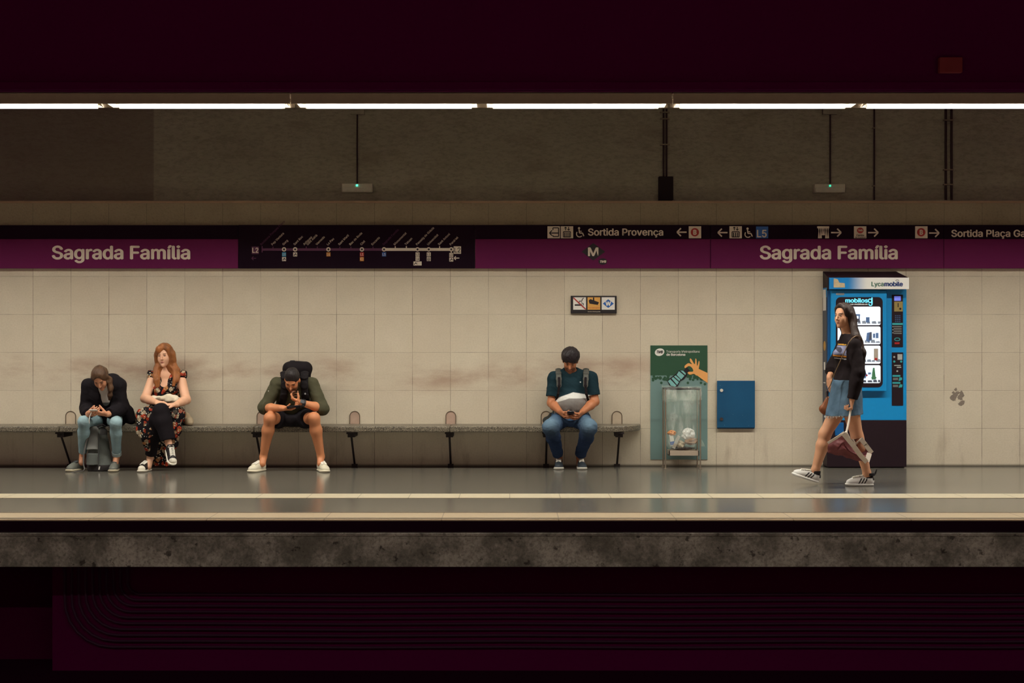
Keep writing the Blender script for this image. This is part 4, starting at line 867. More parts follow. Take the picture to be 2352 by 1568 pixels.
# ---- walking woman (right) ------------------------------------------------------
def walker():
    Y = -1.90
    sk = skel(pel=W(1944, 908, Y), chest=W(1948, 816, Y), neck=W(1951, 772, Y-.01), hc=W(1937, 725, Y-.02), hf=(-.80, -.60, -.06), hu=(0, 0, 1),
              shL=W(1962, 792, Y-.13), elL=W(1972, 856, Y-.19), wrL=W(1957, 917, Y-.19), shR=W(1938, 793, Y+.14), elR=W(1914, 842, Y+.17), wrR=W(1905, 868, Y+.06),
              hipL=W(1950, 925, Y-.085), knL=W(1969, 1003, Y-.08), anL=W(1991, 1086, Y-.07), hipR=W(1936, 922, Y+.085), knR=W(1895, 996, Y+.08), anR=W(1873, 1078, Y+.08), fwd=(-1, 0, 0))
    t = thing('person', 'woman walking left in black printed sweatshirt and denim skirt, in front of the vending machine', 'person', W(1944, 1113, Y), None)
    skin = (214, 158, 122)
    B = torso(sk, (.118, .098, .112), .78, -.012)+head_prims(sk['hc'], sk['hR'], .88)
    for s in 'LR': B += arm(sk, s, (.040, .034, .034, .024))
    B += leg(sk, 'L', (.086, .052, .056, .035))+leg(sk, 'R', (.086, .054, .058, .036))
    B += [cap(sk['anL'], W(1985, 1106, Y-.07), .036, .03), cap(sk['anR'], W(1862, 1092, Y+.08), .036, .03)]
    B += hand_prims(sk['wrL'], (-.05, 0, -1), (-.9, .2, 0), 1, .95, (1.0, 1.3, .8), 0, (.4, .4, .6))
    B += hand_prims(sk['wrR'], (.10, -.25, -1), (.75, .5, 0), -1, .95, (.3, .45, .3), .05, (.7, .5, .3))
    sdf_obj('body', B, SKINM, t, .004, col=facecol(sk, skin, (168, 96, 84), (62, 40, 30), sc=.88))
    eyes(t, sk, sc=.88)
    R, C = sk['hR'], sk['hc']; H = lambda x, y, z: C+.88*(x*R[0]+y*R[1]+z*R[2])
    hp = [ell(H(0, -.020, .040), (.080, .094, .088), R, .02), ell(H(0, .108, -.030), (.064, .082, .112), R, .02, 'sub'), ell(H(0, .102, .035), (.044, .06, .050), R, .03, 'sub')]
    for q in (-1, 1):
        hp += strand([H(q*.012, .045, .118), H(q*.060, .030, .075), H(q*.079, -.012, .02), H(q*.082, -.045, -.05)], .010, .020, .02)
    hp += [cap(H(0, -.06, .0), H(.0, -.075, -.12), .074, .066, .04, u=R[0], q=.7)]
    hp += strand([H(-.070, -.05, -.02), W(1964, 772, Y-.12), W(1975, 803, Y-.15), W(1979, 832, Y-.12)], .036, .014, .03)
    hp += strand([H(-.02, -.07, -.02), W(1970, 780, Y-.04), W(1981, 810, Y-.05), W(1982, 845, Y-.03)], .045, .018, .03)
    hp += strand([H(.06, -.03, -.04), W(1940, 772, Y+.07), W(1943, 800, Y+.08)], .03, .016, .03)
    sdf_obj('hair', hp, HAIRM, t, .005, [(.005, 70, 3, (1, 1, .12)), (.003, 170, 5, (1, 1, .1))], (48, 32, 26))
    # sweatshirt with a print on the chest
    sp = torso(sk, (.122, .118, .125), .80, .010, neck=False)[1:]+[cap(W(1944, 880, Y-.06), W(1944, 880, Y+.06), .10, None, .05, u=(0, 1., 0), q=.9)]
    sp += [cutp(W(1944, 884, Y), (0, 0, -1))]
    sp += arm(sk, 'L', (.050, .046, .046, .036), .012, k=.02, t1=1.98, flat=1)+arm(sk, 'R', (.048, .046, .046, .040), .012, k=.02, t1=1.45, flat=1)+[cap(sk['elR'], sk['shR'], .05, .055, .03)]
    sp += [ell(W(1951, 764, Y-.02), (.062, .062, .03), k=.02, op='sub'), ell(W(1926, 812, Y-.06), (.05, .06, .05), k=.04)]
    p0 = W(1913, 800, Y)
    def col(V):
        C_ = np.tile(L3((30, 22, 24)), (len(V), 1)); px = V[:, 0]*s_at(Y)+1176; py = 784-(V[:, 2]-CAMZ)*s_at(Y)
        m = (px < 1936) & (px > 1800) & (V[:, 1] < Y+.09) & (V[:, 1] > Y-.135) & (V[:, 0] < sk['chest'][0]-.045)
        band = lambda a, b: m & (py+(px-1915)*-.10 > a) & (py+(px-1915)*-.10 < b)
        C_[band(788, 790.5)] = L3((226, 170, 70)); C_[band(792, 814)] = L3((130, 132, 160)); C_[band(815, 818)] = L3((226, 150, 60)); C_[band(821, 823)] = L3((190, 190, 196))
        d = band(796, 810) & (np.hypot((px-1922)/6, (py-802)/7) < 1); C_[d] = L3((60, 58, 70)); return C_
    sdf_obj('sweatshirt', sp, CLOTH, t, .0045, [(.004, 38, 8, (1, 1, 1)), (.002, 90, 9, (1, 1, .6))], col)
    # denim skirt
    hem = W(1936, 953, Y)
    kp = [cap(W(1944, 880, Y-.05), W(1944, 880, Y+.05), .108, None, .05), cap(W(1948, 885, Y-.05), W(1954, 970, Y-.09), .118, .118, .06), cap(W(1940, 885, Y+.05), W(1920, 970, Y+.08), .108, .112, .06), cap(W(1944, 890, Y), W(1936, 965, Y), .115, .12, .06), cutp(W(1944, 872, Y), (0, 0, 1)), cutp(hem, (.08, 0, -1))]
    sk_o = sdf_obj('denim_skirt', kp, DENIM, t, .005, [(.004, 45, 4, (1, 1, .7)), (.002, 110, 5, (1, 1, 1))], lambda V: L3((92, 118, 140))*np.clip(1+.30*wrinkle(V, 30, 6), .6, 1.45)[:, None])
    m = MB(); r_ = random.Random(4)
    for k in range(70):
        a = k/70*2*math.pi; x = hem[0]+.16*math.cos(a); y = Y+.17*math.sin(a); z = hem[2]+(x-hem[0])*.08
        m.tube([(x, y, z+.008), (x+r_.uniform(-.01, .01), y, z-r_.uniform(.004, .018))], .0022, 4)
    m.build('frayed_hem', mat('pale_fray', (206, 206, 200), .9), sk_o)
    for s, hx, d, up in (('L', W(2008, 1113, Y-.07), (-1, 0, 0), (0, 0, 1)), ('R', W(1881, 1108, Y+.08), (-.955, 0, .30), (.3, 0, .95))):
        h_ = np.array(hx); h_[2] = 0.0 if s == 'L' else .006
        shoe(t, h_, d, up, .272, .096, 'court', 1 if s == 'L' else -1, ((234, 232, 226), (238, 236, 228), (34, 28, 30)))
    m = MB(); b = W(2003, 1092, Y-.07); m.tube([b, b+(.03, 0, .02), b+(.042, 0, .055)], [.012, .009, .004], 8); m.tube([W(1999, 1089, Y-.07)+(0, 0, -.01), W(1999, 1089, Y-.07)+(0, 0, .012)], .043, 16); m.tube([W(1874, 1084, Y+.08)-(0, 0, .012), W(1874, 1084, Y+.08)+(0, 0, .012)], .044, 16); m.build('ankle_sock', mat('black_sock', (30, 26, 28), .9), t, 40)
    # shoulder purse
    b = thing('purse', 'small brown leather purse hanging at the walking woman\'s hip on a thin strap', 'bag', W(1896, 946, Y+.24))
    sdf_obj('purse_body', [cap(W(1896, 940, Y+.23), W(1904, 920, Y+.24), .052, .04, .02, u=(1., 0, 0), q=.5), cap(W(1888, 938, Y+.23), W(1900, 944, Y+.23), .026, .03, .02)], LEATH, b, .004, col=(134, 78, 46))
    m = MB(); P = [W(1985, 800, Y+.02), W(1981, 781, Y-.06), W(1974, 772, Y-.13), W(1966, 771, Y-.185), W(1958, 776, Y-.205), W(1950, 786, Y-.215), W(1934, 820, Y-.185), W(1917, 858, Y-.165), W(1907, 885, Y-.15), W(1897, 900, Y-.02), W(1897, 908, Y+.14), W(1902, 916, Y+.235)]; m.tube(P, .0042, 8); m.build('strap', mat('dark_gold_chain', (120, 96, 70), .4, .5), b, 60)
    # burgundy paper bag with white edges
    YB = -2.13; g_ = thing('carrier_bag', 'burgundy paper bag with white edges swinging from the walking woman\'s hand', 'bag', W(1950, 1062, YB))
    O = lambda u, v, dy=0.: W(1790+u/3.336, 660+v/3.336, YB+dy)
    BUR = mat('burgundy_paper', (104, 44, 46), .6, var=.3, vs=18, bstr=.6, bs=22); WB = mat('white_paper_edge', (226, 214, 198), .7, var=.08, bstr=.4, bs=30)
    m = MB(); F0 = [(375, 1195), (440, 1150), (495, 1108), (580, 1230), (680, 1338), (590, 1325), (470, 1290), (365, 1262)]; Bk = [(400, 1190), (470, 1170), (560, 1165), (630, 1150), (712, 1265), (610, 1300), (490, 1275), (390, 1255)]
    n = 8; rr = random.Random(6); vs = [O(u, v, -.06+rr.uniform(-.015, .015)) for u, v in F0]+[O(u, v, .09+rr.uniform(-.015, .015)) for u, v in Bk]
    cF, cB = O(500, 1235, -.10), O(540, 1235, .12); vs += [cF, cB]
    fs = [(i, (i+1) % n, 16) for i in range(n)]+[(n+(i+1) % n, n+i, 17) for i in range(n)]+[((i+1) % n, i, n+i, n+(i+1) % n) for i in range(n) if i not in (2, 3)]
    m.add(vs, fs); bo = m.build('bag_body', BUR, g_, 30); sm = bo.modifiers.new('soft', 'SUBSURF'); sm.levels = sm.render_levels = 3; sm.subdivision_type = 'SIMPLE'
    tx = bpy.data.textures.new('crumple', 'CLOUDS'); tx.noise_scale = .05; dm_ = bo.modifiers.new('crumple', 'DISPLACE'); dm_.texture = tx; dm_.strength = .03; dm_.mid_level = .5
    def ribbon(pts, w, name, dz=0.):
        m = MB(); Q = [O(u, v, d) for u, v, d in pts]
        for a, b_ in zip(Q[:-1], Q[1:]):
            ax = nn(b_-a); sd = nn(np.cross(ax, (0, 1, 0))); m.obox((a+b_)/2, (ax, sd, (0, 1, 0)), (np.linalg.norm(b_-a)/2+.004, w/2, .003))
        return m.build(name, WB, g_, bevel=.001)
    ribbon([(375, 1190, -.085), (440, 1150, -.09), (495, 1112, -.09)], .022, 'bag_edge'); ribbon([(490, 1118, -.095), (570, 1215, -.095), (625, 1290, -.09), (668, 1335, -.08)], .042, 'bag_edge')
    ribbon([(625, 1160, -.02), (660, 1205, -.02), (706, 1265, -.02)], .04, 'bag_edge'); ribbon([(690, 1272, -.03), (672, 1330, -.06)], .045, 'bag_edge'); ribbon([(565, 1165, .0), (585, 1200, .0), (625, 1160, -.01)], .014, 'bag_edge')
    hw = sk['wrL']+np.array([-.01, 0, -.085])
    m = MB(); m.tube([hw+(0, 0, .01), (hw+O(512, 1115, -.05))/2+(.003, 0, 0), O(512, 1120, -.05)], .0095, 8); m.tube([O(500, 1112, -.09), O(512, 1105, -.05), O(540, 1160, .05)], .008, 8); m.build('bag_handle', WB, g_, 60)
walker()
# ---- man in teal striped T-shirt (right on the bench) ----------------------------
def capped_hair(sk, sc, name, t, colr, top=.012, front=.04, back=-.06, extra=(), wr=.004):
    R, C = sk['hR'], sk['hc']; H = lambda x, y, z: C+sc*(x*R[0]+y*R[1]+z*R[2])
    hp = [ell(H(0, -.016, .040+top*.5), (.079*sc, .096*sc, (.086+top)*sc), R, .02), ell(H(0, -.03, -.03), (.070*sc, .070*sc, .07*sc), R, .03)]
    hp += [ell(H(0, .085, -.040), (.075*sc, .062*sc, .100*sc), R, .012, 'sub'), ell(H(0, .03, -.14), (.1*sc, .08*sc, .07*sc), R, .015, 'sub')]
    for s_ in (-1, 1): hp.append(ell(H(s_*.082, .0, -.02), (.018*sc, .030*sc, .036*sc), R, .01, 'sub'))
    hp += list(extra)
    return sdf_obj(name, hp, HAIRM, t, .004, [(wr, 110, 7, (1, 1, .6)), (wr*.6, 220, 9, (1, 1, .5))], colr)
def man_teal():
    sk = skel(pel=W(1310, 958, -.25), chest=W(1311, 890, -.24), neck=W(1311, 853, -.27), hc=W(1310, 828, -.34), hf=(-.08, -.80, -.60), hu=(0, -.60, .80),
              shL=W(1274, 868, -.25), elL=W(1267, 925, -.28), wrL=W(1286, 945, -.45), shR=W(1357, 868, -.25), elR=W(1366, 922, -.28), wrR=W(1337, 946, -.45),
              hipL=W(1290, 963, -.28), knL=W(1264, 981, -.62), anL=W(1284, 1050, -.22), hipR=W(1332, 963, -.28), knR=W(1354, 981, -.62), anR=W(1331, 1050, -.22))
    t = thing('person', 'man in teal, white and grey T-shirt sitting alone at the right end of the bench', 'person', W(1310, 1079, -.3), None)
    skin = (176, 112, 76)
    B = torso(sk, (.135, .135, .145), .72, -.012)+head_prims(sk['hc'], sk['hR'], .96, True)
    for s in 'LR': B += arm(sk, s, (.050, .046, .046, .030))+leg(sk, s, (.078, .056, .052, .036), -.008)+[cap(sk['an'+s], sk['an'+s]+np.array([0, -.04, -.07]), .034, .03)]
    B += hand_prims(sk['wrL'], (.38, -.75, -.30), (.85, .35, .35), -1, 1.05, (.6, .8, .5), 0, (.55, .55, .5))
    B += hand_prims(sk['wrR'], (-.42, -.72, -.38), (-.80, .35, .40), 1, 1.05, (.6, .8, .5), 0, (.55, .55, .5))
    B += [BENCH]; sdf_obj('body', B, SKINM, t, .004, col=facecol(sk, skin, (140, 80, 66), (28, 20, 18), (96, 62, 46), .96)); eyes(t, sk, True, .96)
    capped_hair(sk, 1.0, 'hair', t, (24, 14, 18), .012, extra=[ell(sk['hc']+sk['hR'][2]*.055-sk['hR'][1]*.012, (.094, .096, .078), sk['hR'], .03)], wr=.006)
    sp = torso(sk, (.142, .155, .15), .76, .012, neck=False, belly=.025)
    sp += [ell(sk['neck']+np.array([0, -.03, .03]), (.065, .07, .045), k=.02, op='sub'), cutp(W(1310, 972, -.4), (0, 0, -1))]
    for s in 'LR': sp += arm(sk, s, (.058, .056, .05, .03), .012, t1=.74, k=.03, flat=1)
    def col(V):
        C_ = np.tile(L3((24, 46, 54)), (len(V), 1)); py = 784-(V[:, 2]-CAMZ)*s_at(-.32); px = 1176+V[:, 0]*s_at(-.32); tor = (px > 1272) & (px < 1361)
        q1 = py-900-.36*np.maximum(0, 1316-px)-.18*np.maximum(0, px-1316); q2 = py-914-.34*np.maximum(0, 1306-px)
        for q, cc in ((q1, (216, 216, 210)), (q2, (126, 122, 118))): a_ = np.clip(q+.5, 0, 1)[:, None]*tor[:, None]; C_ = C_*(1-a_)+L3(cc)*a_
        C_[(np.hypot(px-1333, (py-877)) < 1.5)] = L3((200, 200, 196)); return C_
    sdf_obj('t_shirt', sp, CLOTH, t, .0045, [(.004, 40, 21, (1, 1, 1.6)), (.002, 100, 22, (1, 1, 1))], col)
    jp = [cap(W(1290, 962, -.22), W(1332, 962, -.22), .115, None, .05)]
    for s in 'LR': jp += leg(sk, s, (.090, .072, .068, .050), .004, t1=1.89, flat=1, calf=False, k=.04)
    def jcol(V):
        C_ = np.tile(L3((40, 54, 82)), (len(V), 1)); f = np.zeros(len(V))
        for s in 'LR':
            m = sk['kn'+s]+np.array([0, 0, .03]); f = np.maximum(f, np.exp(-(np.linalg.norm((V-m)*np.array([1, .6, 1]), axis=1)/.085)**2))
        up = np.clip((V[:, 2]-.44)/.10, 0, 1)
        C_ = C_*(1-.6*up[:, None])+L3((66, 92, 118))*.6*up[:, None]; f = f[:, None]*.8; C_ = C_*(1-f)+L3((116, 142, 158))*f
        return C_*np.clip(1+.25*wrinkle(V, 45, 31), .6, 1.4)[:, None]
    jp += [cap(W(1300, 972, -.40), W(1322, 972, -.40), .052, None, .04), BENCH]
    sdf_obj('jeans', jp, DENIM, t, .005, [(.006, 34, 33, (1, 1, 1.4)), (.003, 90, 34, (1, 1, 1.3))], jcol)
    for s, px in (('L', 1284), ('R', 1332)):
        h = W(px, 1000, -.14); h[2] = 0; shoe(t, h, (-.06 if s == 'L' else .05, -1, 0), (0, 0, 1), .275, .104, 'stripe', 1, ((56, 64, 72), (226, 222, 210), (222, 220, 212)), .092)
    phone('black phone held by the man in the teal T-shirt', W(1310.5, 951, -.545), ((1, 0, 0), (0, -.86, .5), (0, -.5, -.86)), L=.13)
    b = thing('backpack', 'black and grey backpack worn by the man in the teal T-shirt', 'backpack', W(1311, 960, -.09), None)
    sdf_obj('pack_body', [cap(W(1311, 930, -.054), W(1311, 880, -.054), .125, .12, .03, u=(1., 0, 0), q=.34)], CLOTH, b, .006, [(.004, 40, 41, (1, 1, 1))], (52, 50, 52))
    for q, x in ((-1, 1283), (1, 1346)):
        P = [W(x-q*-2, 856, -.12), W(x, 848, -.235), W(x, 856, -.325), W(x-q*.5, 870, -.372), W(x-q*1, 885, -.388)]
        sdf_obj('shoulder_strap', strand(P, .032, .026, .01, .3, (1., 0, 0)), CLOTH, b, .0035, col=(88, 88, 82), label='grey padded shoulder strap')
        P = [W(x-q*1, 868, -.385), W(x-q*1.5, 885, -.402), W(x+q*1, 905, -.388), W(x+q*7, 925, -.30), W(x+q*9, 940, -.16)]
        sdf_obj('webbing', strand(P, .0135, .0135, .008, .3, (1., 0, 0)), CLOTH, b, .003, col=(34, 28, 30))
    j = thing('jacket', 'dark jacket lying on the bench beside the teal T-shirt man', 'jacket', W(1256, 974, -.2)); sdf_obj('folded_cloth', [cap(W(1254, 972, -.20)+(0, 0, .03), W(1268, 966, -.22), .035, .05, .03), cap(W(1258, 972, -.2)+(0, 0, .02), W(1266, 952, -.16), .03, .02, .03), BENCH, cutp((0, 0, .4525), (0, 0, -1))], CLOTH, j, .005, [(.005, 50, 44, (1, 1, 1))], (56, 58, 56))
man_teal()
# ---- man in olive sweater -------------------------------------------------------
def man_olive():
    sk = skel(pel=W(670, 957, -.25), chest=W(674, 908, -.40), neck=W(675, 876, -.52), hc=W(671, 873, -.62), hf=(-.06, -.72, -.70), hu=(.02, -.70, .72),
              shL=W(637, 882, -.47), elL=W(608, 936, -.55), wrL=W(650, 937, -.72), shR=W(716, 882, -.47), elR=W(741, 938, -.56), wrR=W(690, 924, -.665),
              hipL=W(652, 962, -.27), knL=W(620, 960, -.66), anL=W(605, 1048, -.52), hipR=W(690, 962, -.27), knR=W(721, 960, -.66), anR=W(737, 1048, -.52))
    t = thing('person', 'man in olive sweater and black shorts hunched over a phone with hand at his chin', 'person', W(670, 1083, -.45), None)
    skin = (204, 134, 92)
    B = torso(sk, (.130, .130, .145), .74, -.012)+head_prims(sk['hc'], sk['hR'], .95, True)
    for s in 'LR': B += arm(sk, s, (.046, .042, .043, .030))+leg(sk, s, (.078, .056, .060, .037))+[cap(sk['an'+s], sk['an'+s]+np.array([0, -.05, -.07]), .036, .032)]
    B += hand_prims(sk['wrL'], (.95, -.15, -.05), (.1, -.25, .95), 1, 1.05, (.35, .6, .4), 0, (.6, .55, .5))
    B += hand_prims(sk['wrR'], (-.88, .05, .40), (.30, .30, .90), -1, 1.0, (.75, 1.0, .7), .0, (.35, .35, .9))
    B += [BENCH]; sdf_obj('body', B, SKINM, t, .004, col=facecol(sk, skin, (150, 86, 70), (34, 24, 20), (70, 46, 36), .95)); eyes(t, sk, True, .95)
    capped_hair(sk, .95, 'hair', t, (30, 22, 22), .010, wr=.003)
    sp = torso(sk, (.140, .145, .15), .78, .014, neck=False)
    sp += [ell(sk['neck']+np.array([0, -.05, .02]), (.06, .07, .05), k=.02, op='sub'), cutp(W(674, 968, -.4), (0, 0, -1))]
    for s in 'LR': sp += arm(sk, s, (.056, .052, .05, .03), .012, t1=1.13, k=.03, flat=1)
    sdf_obj('sweater', sp, CLOTH, t, .0045, [(.005, 36, 51, (1, 1, 1.2)), (.002, 100, 52, (1, 1, 1))], lambda V: L3((74, 72, 54))*np.clip(1+.15*wrinkle(V, 60, 53), .7, 1.3)[:, None])
    m = MB(); Yk = -.535; m.ppoly([(615.5, 897), (617, 902), (622.5, 900), (621.5, 898), (617.5, 899), (617.5, 896.5)], -.557, .003); m.build('sleeve_mark', WHT, t, label='small white tick mark on the sleeve')
    jp = [cap(W(648, 962, -.23), W(694, 962, -.23), .118, None, .05), cap(W(670, 966, -.30), W(670, 965, -.48), .10, .05, .05)]
    for s in 'LR': jp += leg(sk, s, (.096, .082, .06, .04), .012, t1=.66, flat=1, k=.05)
    jp += [BENCH]
    sdf_obj('shorts', jp, CLOTH, t, .005, [(.005, 40, 54, (1, 1, 1))], (28, 24, 28))
    for s, px, q in (('L', 607, -1), ('R', 735, 1)):
        h = W(px, 1000, -.445); h[2] = 0; shoe(t, h, (q*.34, -.94, 0), (0, 0, 1), .29, .106, 'runner', q, ((222, 214, 190), (226, 216, 190), (200, 190, 170)), .085)
    w_ = sk['wrR']; d = nn(sk['elR']-w_); m = MB(); m.tube([w_+d*.012, w_+d*.045], .042, 18); wt = m.build('watch', mat('black_watch', (28, 26, 28), .5), t, 40); MB().obox(w_+d*.028+np.array([0, -.039, .018]), (d, np.cross(d, nn([0, -.9, .4])), (0, -.9, .4)), (.02, .02, .006)).build('watch_face', mat('watch_glass', (70, 72, 76), .2), wt, bevel=.003)
    phone('black phone held flat by the man in the olive sweater', W(675, 934.5, -.79), ((.05, -.9, .35), (1, .05, .08), (-.1, -.35, -.9)), L=.14)
    b = thing('backpack', 'tall black backpack on the back of the man in the olive sweater', 'backpack', W(684, 950, -.16), None)
    pk = [cap(W(684, 930, -.085), W(684, 868, -.19), .15, .135, .03, u=(1., 0, 0), q=.48), cap(W(666, 846, -.25), W(701, 846, -.25), .075, None, .03), cap(W(684, 860, -.24), W(684, 875, -.22), .13, .13, .03, u=(1., 0, 0), q=.5)]
    sdf_obj('pack_body', pk, CLOTH, b, .006, [(.004, 40, 55, (1, 1, 1))], (30, 25, 28))
    MB().tube([W(664, 832, -.25), W(668, 829, -.255), W(676, 829, -.255), W(680, 832, -.25)], .008, 8).build('grab_loop', mat('black_webbing', (30, 26, 28), .8), b, 60)
    for q, x in ((-1, 653), (1, 700)):
        P = [W(x, 862, -.25), W(x, 857, -.36), W(x, 856, -.47), W(x+q*-1, 866, -.56), W(x-q*1, 885, -.585), W(x+q*1, 910, -.56), W(x+q*5, 930, -.48)]
        sdf_obj('shoulder_strap', strand(P, .042, .036, .01, .35, (1., 0, 0)), CLOTH, b, .0035, col=(28, 24, 26))
    MB().pell(701, 904, 1.6, 2.2, -.60, .004).build('strap_buckle', mat('grey_buckle', (150, 150, 150), .5), b)
man_olive()
# ---- woman in black jacket (left end) --------------------------------------------
def woman_black():
    sk = skel(pel=W(246, 957, -.25), chest=W(240, 915, -.42), neck=W(237, 880, -.54), hc=W(230.5, 868, -.64), hf=(.05, -.66, -.75), hu=(-.06, -.75, .66),
              shL=W(204, 886, -.48), elL=W(199, 938, -.46), wrL=W(204, 951, -.66), shR=W(272, 884, -.48), elR=W(278, 938, -.46), wrR=W(246, 951, -.66),
              hipL=W(230, 962, -.28), knL=W(192, 968, -.68), anL=W(190, 1046, -.44), hipR=W(262, 962, -.28), knR=W(266, 970, -.68), anR=W(268, 1046, -.48), bend=np.array([.02, .02, .02]))
    t = thing('person', 'woman in black jacket and light jeans bent over a pale phone, leftmost on the bench', 'person', W(232, 1080, -.45), None)
    skin = (206, 146, 112)
    B = torso(sk, (.130, .120, .125), .74, -.012)+head_prims(sk['hc'], sk['hR'], .90)
    for s in 'LR': B += arm(sk, s, (.042, .038, .038, .027))+leg(sk, s, (.076, .050, .046, .032), -.006)+[cap(sk['an'+s], sk['an'+s]+np.array([0, -.04, -.07]), .034, .03)]
    B += hand_prims(sk['wrL'], (.55, -.55, .10), (.50, .30, .60), 1, .98, (.4, .7, .4), 0, (.6, .2, .6))
    B += hand_prims(sk['wrR'], (-.75, -.45, .12), (-.35, .25, .75), -1, .98, (.4, .7, .4), 0, (.6, .2, .6))
    B += [BENCH]; sdf_obj('body', B, SKINM, t, .004, col=facecol(sk, skin, (160, 92, 80), (80, 54, 40), sc=.90)); eyes(t, sk, True, .90)
    R, C = sk['hR'], sk['hc']; H = lambda x, y, z: C+.90*(x*R[0]+y*R[1]+z*R[2])
    hp = [ell(H(0, -.018, .042), (.081, .096, .090), R, .02), ell(H(0, .108, -.030), (.064, .070, .110), R, .02, 'sub'), cap(H(0, -.07, .0), H(0, -.085, -.09), .062, .055, .04)]
    hp += strand([H(.05, -.02, -.02), W(250, 872, -.58), W(254, 890, -.60), W(253, 908, -.59), W(252, 917, -.57)], .036, .012, .03)+strand([H(.04, .02, .09), H(.078, .01, .03), W(250, 878, -.63), W(253, 896, -.62)], .014, .012, .02)
    hp += strand([H(-.03, .04, .10), H(-.072, .01, .03), H(-.078, -.03, -.04)], .014, .014, .02)
    sdf_obj('hair', hp, HAIRM, t, .0045, [(.003, 80, 61, (1, 1, .35)), (.003, 170, 62, (1, 1, .3))], lambda V: L3((88, 62, 42))*np.clip(1+.5*wrinkle(V*np.array([1, 1, .4]), 90, 63), .45, 1.6)[:, None])
    # pale shirt under the open jacket
    sp = torso(sk, (.128, .128, .12), .80, .008, neck=False)+[cutp(W(240, 962, -.4), (0, 0, -1))]
    def scol(V):
        C_ = np.tile(L3((206, 204, 198)), (len(V), 1)); py = 784-(V[:, 2]-CAMZ)*s_at(-.5); C_[py > 924] = L3((104, 110, 106)); return C_
    sdf_obj('shirt', sp, CLOTH, t, .0045, [(.004, 45, 64, (1, 1, .6))], scol)
    jp = torso(sk, (.150, .150, .145), .84, .016, neck=False)+[cap(sk['neck']+np.array([-.05, .05, -.01]), sk['neck']+np.array([.05, .05, -.01]), .055, .06, .04)]
    jp += [cap(W(276, 920, -.32), W(298, 962, -.27), .085, .055, .05, u=(0, 1., 0), q=.8), cap(W(296, 945, -.25), W(304, 962, -.25), .05, .035, .04)]
    jp += [ell(W(257, 868, -.44), (.085, .06, .05), k=.04)]
    jp += [cap(W(238, 880, -.60), W(244, 918, -.585), .055, .068, .02, op='sub'), cap(W(244, 918, -.585), W(243, 960, -.54), .068, .074, .02, op='sub')]
    jp += [ell(sk['hc']+np.array([0, -.03, -.02]), (.085, .10, .10), k=.02, op='sub'), cutp((0, 0, .456), (0, 0, -1))]
    for s in 'LR': jp += arm(sk, s, (.060, .054, .052, .042), .012, t1=1.86, k=.035, flat=1)
    sdf_obj('jacket', jp, CLOTH, t, .0045, [(.006, 34, 65, (1, 1, 1.2)), (.003, 80, 66, (1, 1, 1))], (26, 22, 26))
    pp = [cap(W(234, 962, -.23), W(260, 962, -.23), .118, None, .05)]
    for s in 'LR': pp += leg(sk, s, (.088, .051, .054, .038), .002, t1=1.9, flat=1, k=.03)
    pp += [BENCH]; jo = sdf_obj('jeans', pp, DENIM, t, .005, [(.004, 40, 67, (1, 1, 1.4)), (.002, 100, 68, (1, 1, 1.3))], lambda V: L3((146, 172, 178))*np.clip(1+.22*wrinkle(V, 28, 69), .65, 1.35)[:, None])
    cf = sk['knR']+(sk['anR']-sk['knR'])*.88; cg = sk['knR']+(sk['anR']-sk['knR'])*.98
    sdf_obj('rolled_cuff', [cap(cf, cg, .049, .049, .01, flat=3)], DENIM, jo, .004, [(.002, 60, 70, (1, 1, 1))], (168, 184, 184))
    for s, px, y, d in (('L', 189, -.40, (-.32, -.9, 0)), ('R', 268, -.42, (.08, -1, 0))):
        h = W(px, 1000, y); h[2] = 0; shoe(t, h, d, (0, 0, 1), .255, .100, 'plain', 1, ((104, 106, 98), (196, 184, 158), (90, 90, 90)), label='grey slip-on trainer with pale sole')
    phone('pale phone held sideways by the woman in the black jacket', W(216, 943.5, -.74), ((1, .1, 0), (.08, -.97, .22), (0, .2, .97)), mat('phone_pale', (214, 204, 190), .4), .14, .075)
    m = MB(); m.tube([W(210, 947, -.75), W(206, 956, -.77), W(205, 964, -.765), W(205.5, 972, -.75)], .0042, 8); tg = m.build('charging_cable', mat('white_cable', (226, 222, 214), .5), None, 60, label='short white cable hanging from the pale phone', category='cable')
    # grey backpack on the floor
    b = thing('backpack', 'grey canvas backpack standing on the floor between the left woman\'s feet', 'backpack', W(228, 1080, -.52), None)
    O = lambda u, v, Y: W(150+u/4.6125, 770+v/4.6125, Y)
    bk = [cap(O(365, 1390, -.50), O(350, 1080, -.47), .128, .095, .03, u=(1., 0, 0), q=.62), ell(O(345, 1020, -.46), (.085, .055, .055), k=.04), cap(O(300, 1400, -.52), O(430, 1400, -.52), .05, .05, .03), cutp((0, 0, .0), (0, 0, -1))]
    def bcol(V):
        C_ = np.tile(L3((96, 100, 96)), (len(V), 1)); u = (1176+V[:, 0]*s_at(-.58)-150)*4.6125; v = (784-(V[:, 2]-CAMZ)*s_at(-.58)-770)*4.6125
        C_[v > 1375] = L3((52, 48, 48)); C_[(u > 350) & (v < 1060)] = L3((66, 64, 64)); return C_*np.clip(1+.2*wrinkle(V, 40, 71), .7, 1.3)[:, None]
    sdf_obj('pack_body', bk, CLOTH, b, .005, [(.005, 42, 72, (1, 1, .8)), (.002, 110, 73, (1, 1, 1))], bcol)
    sdf_obj('pack_flap', [cap(O(300, 1010, -.545), O(285, 1210, -.605), .05, .056, .012, u=(1., 0, 0), q=.32, flat=1)], CLOTH, b, .004, [(.003, 50, 74, (1, 1, 1))], (112, 112, 108))
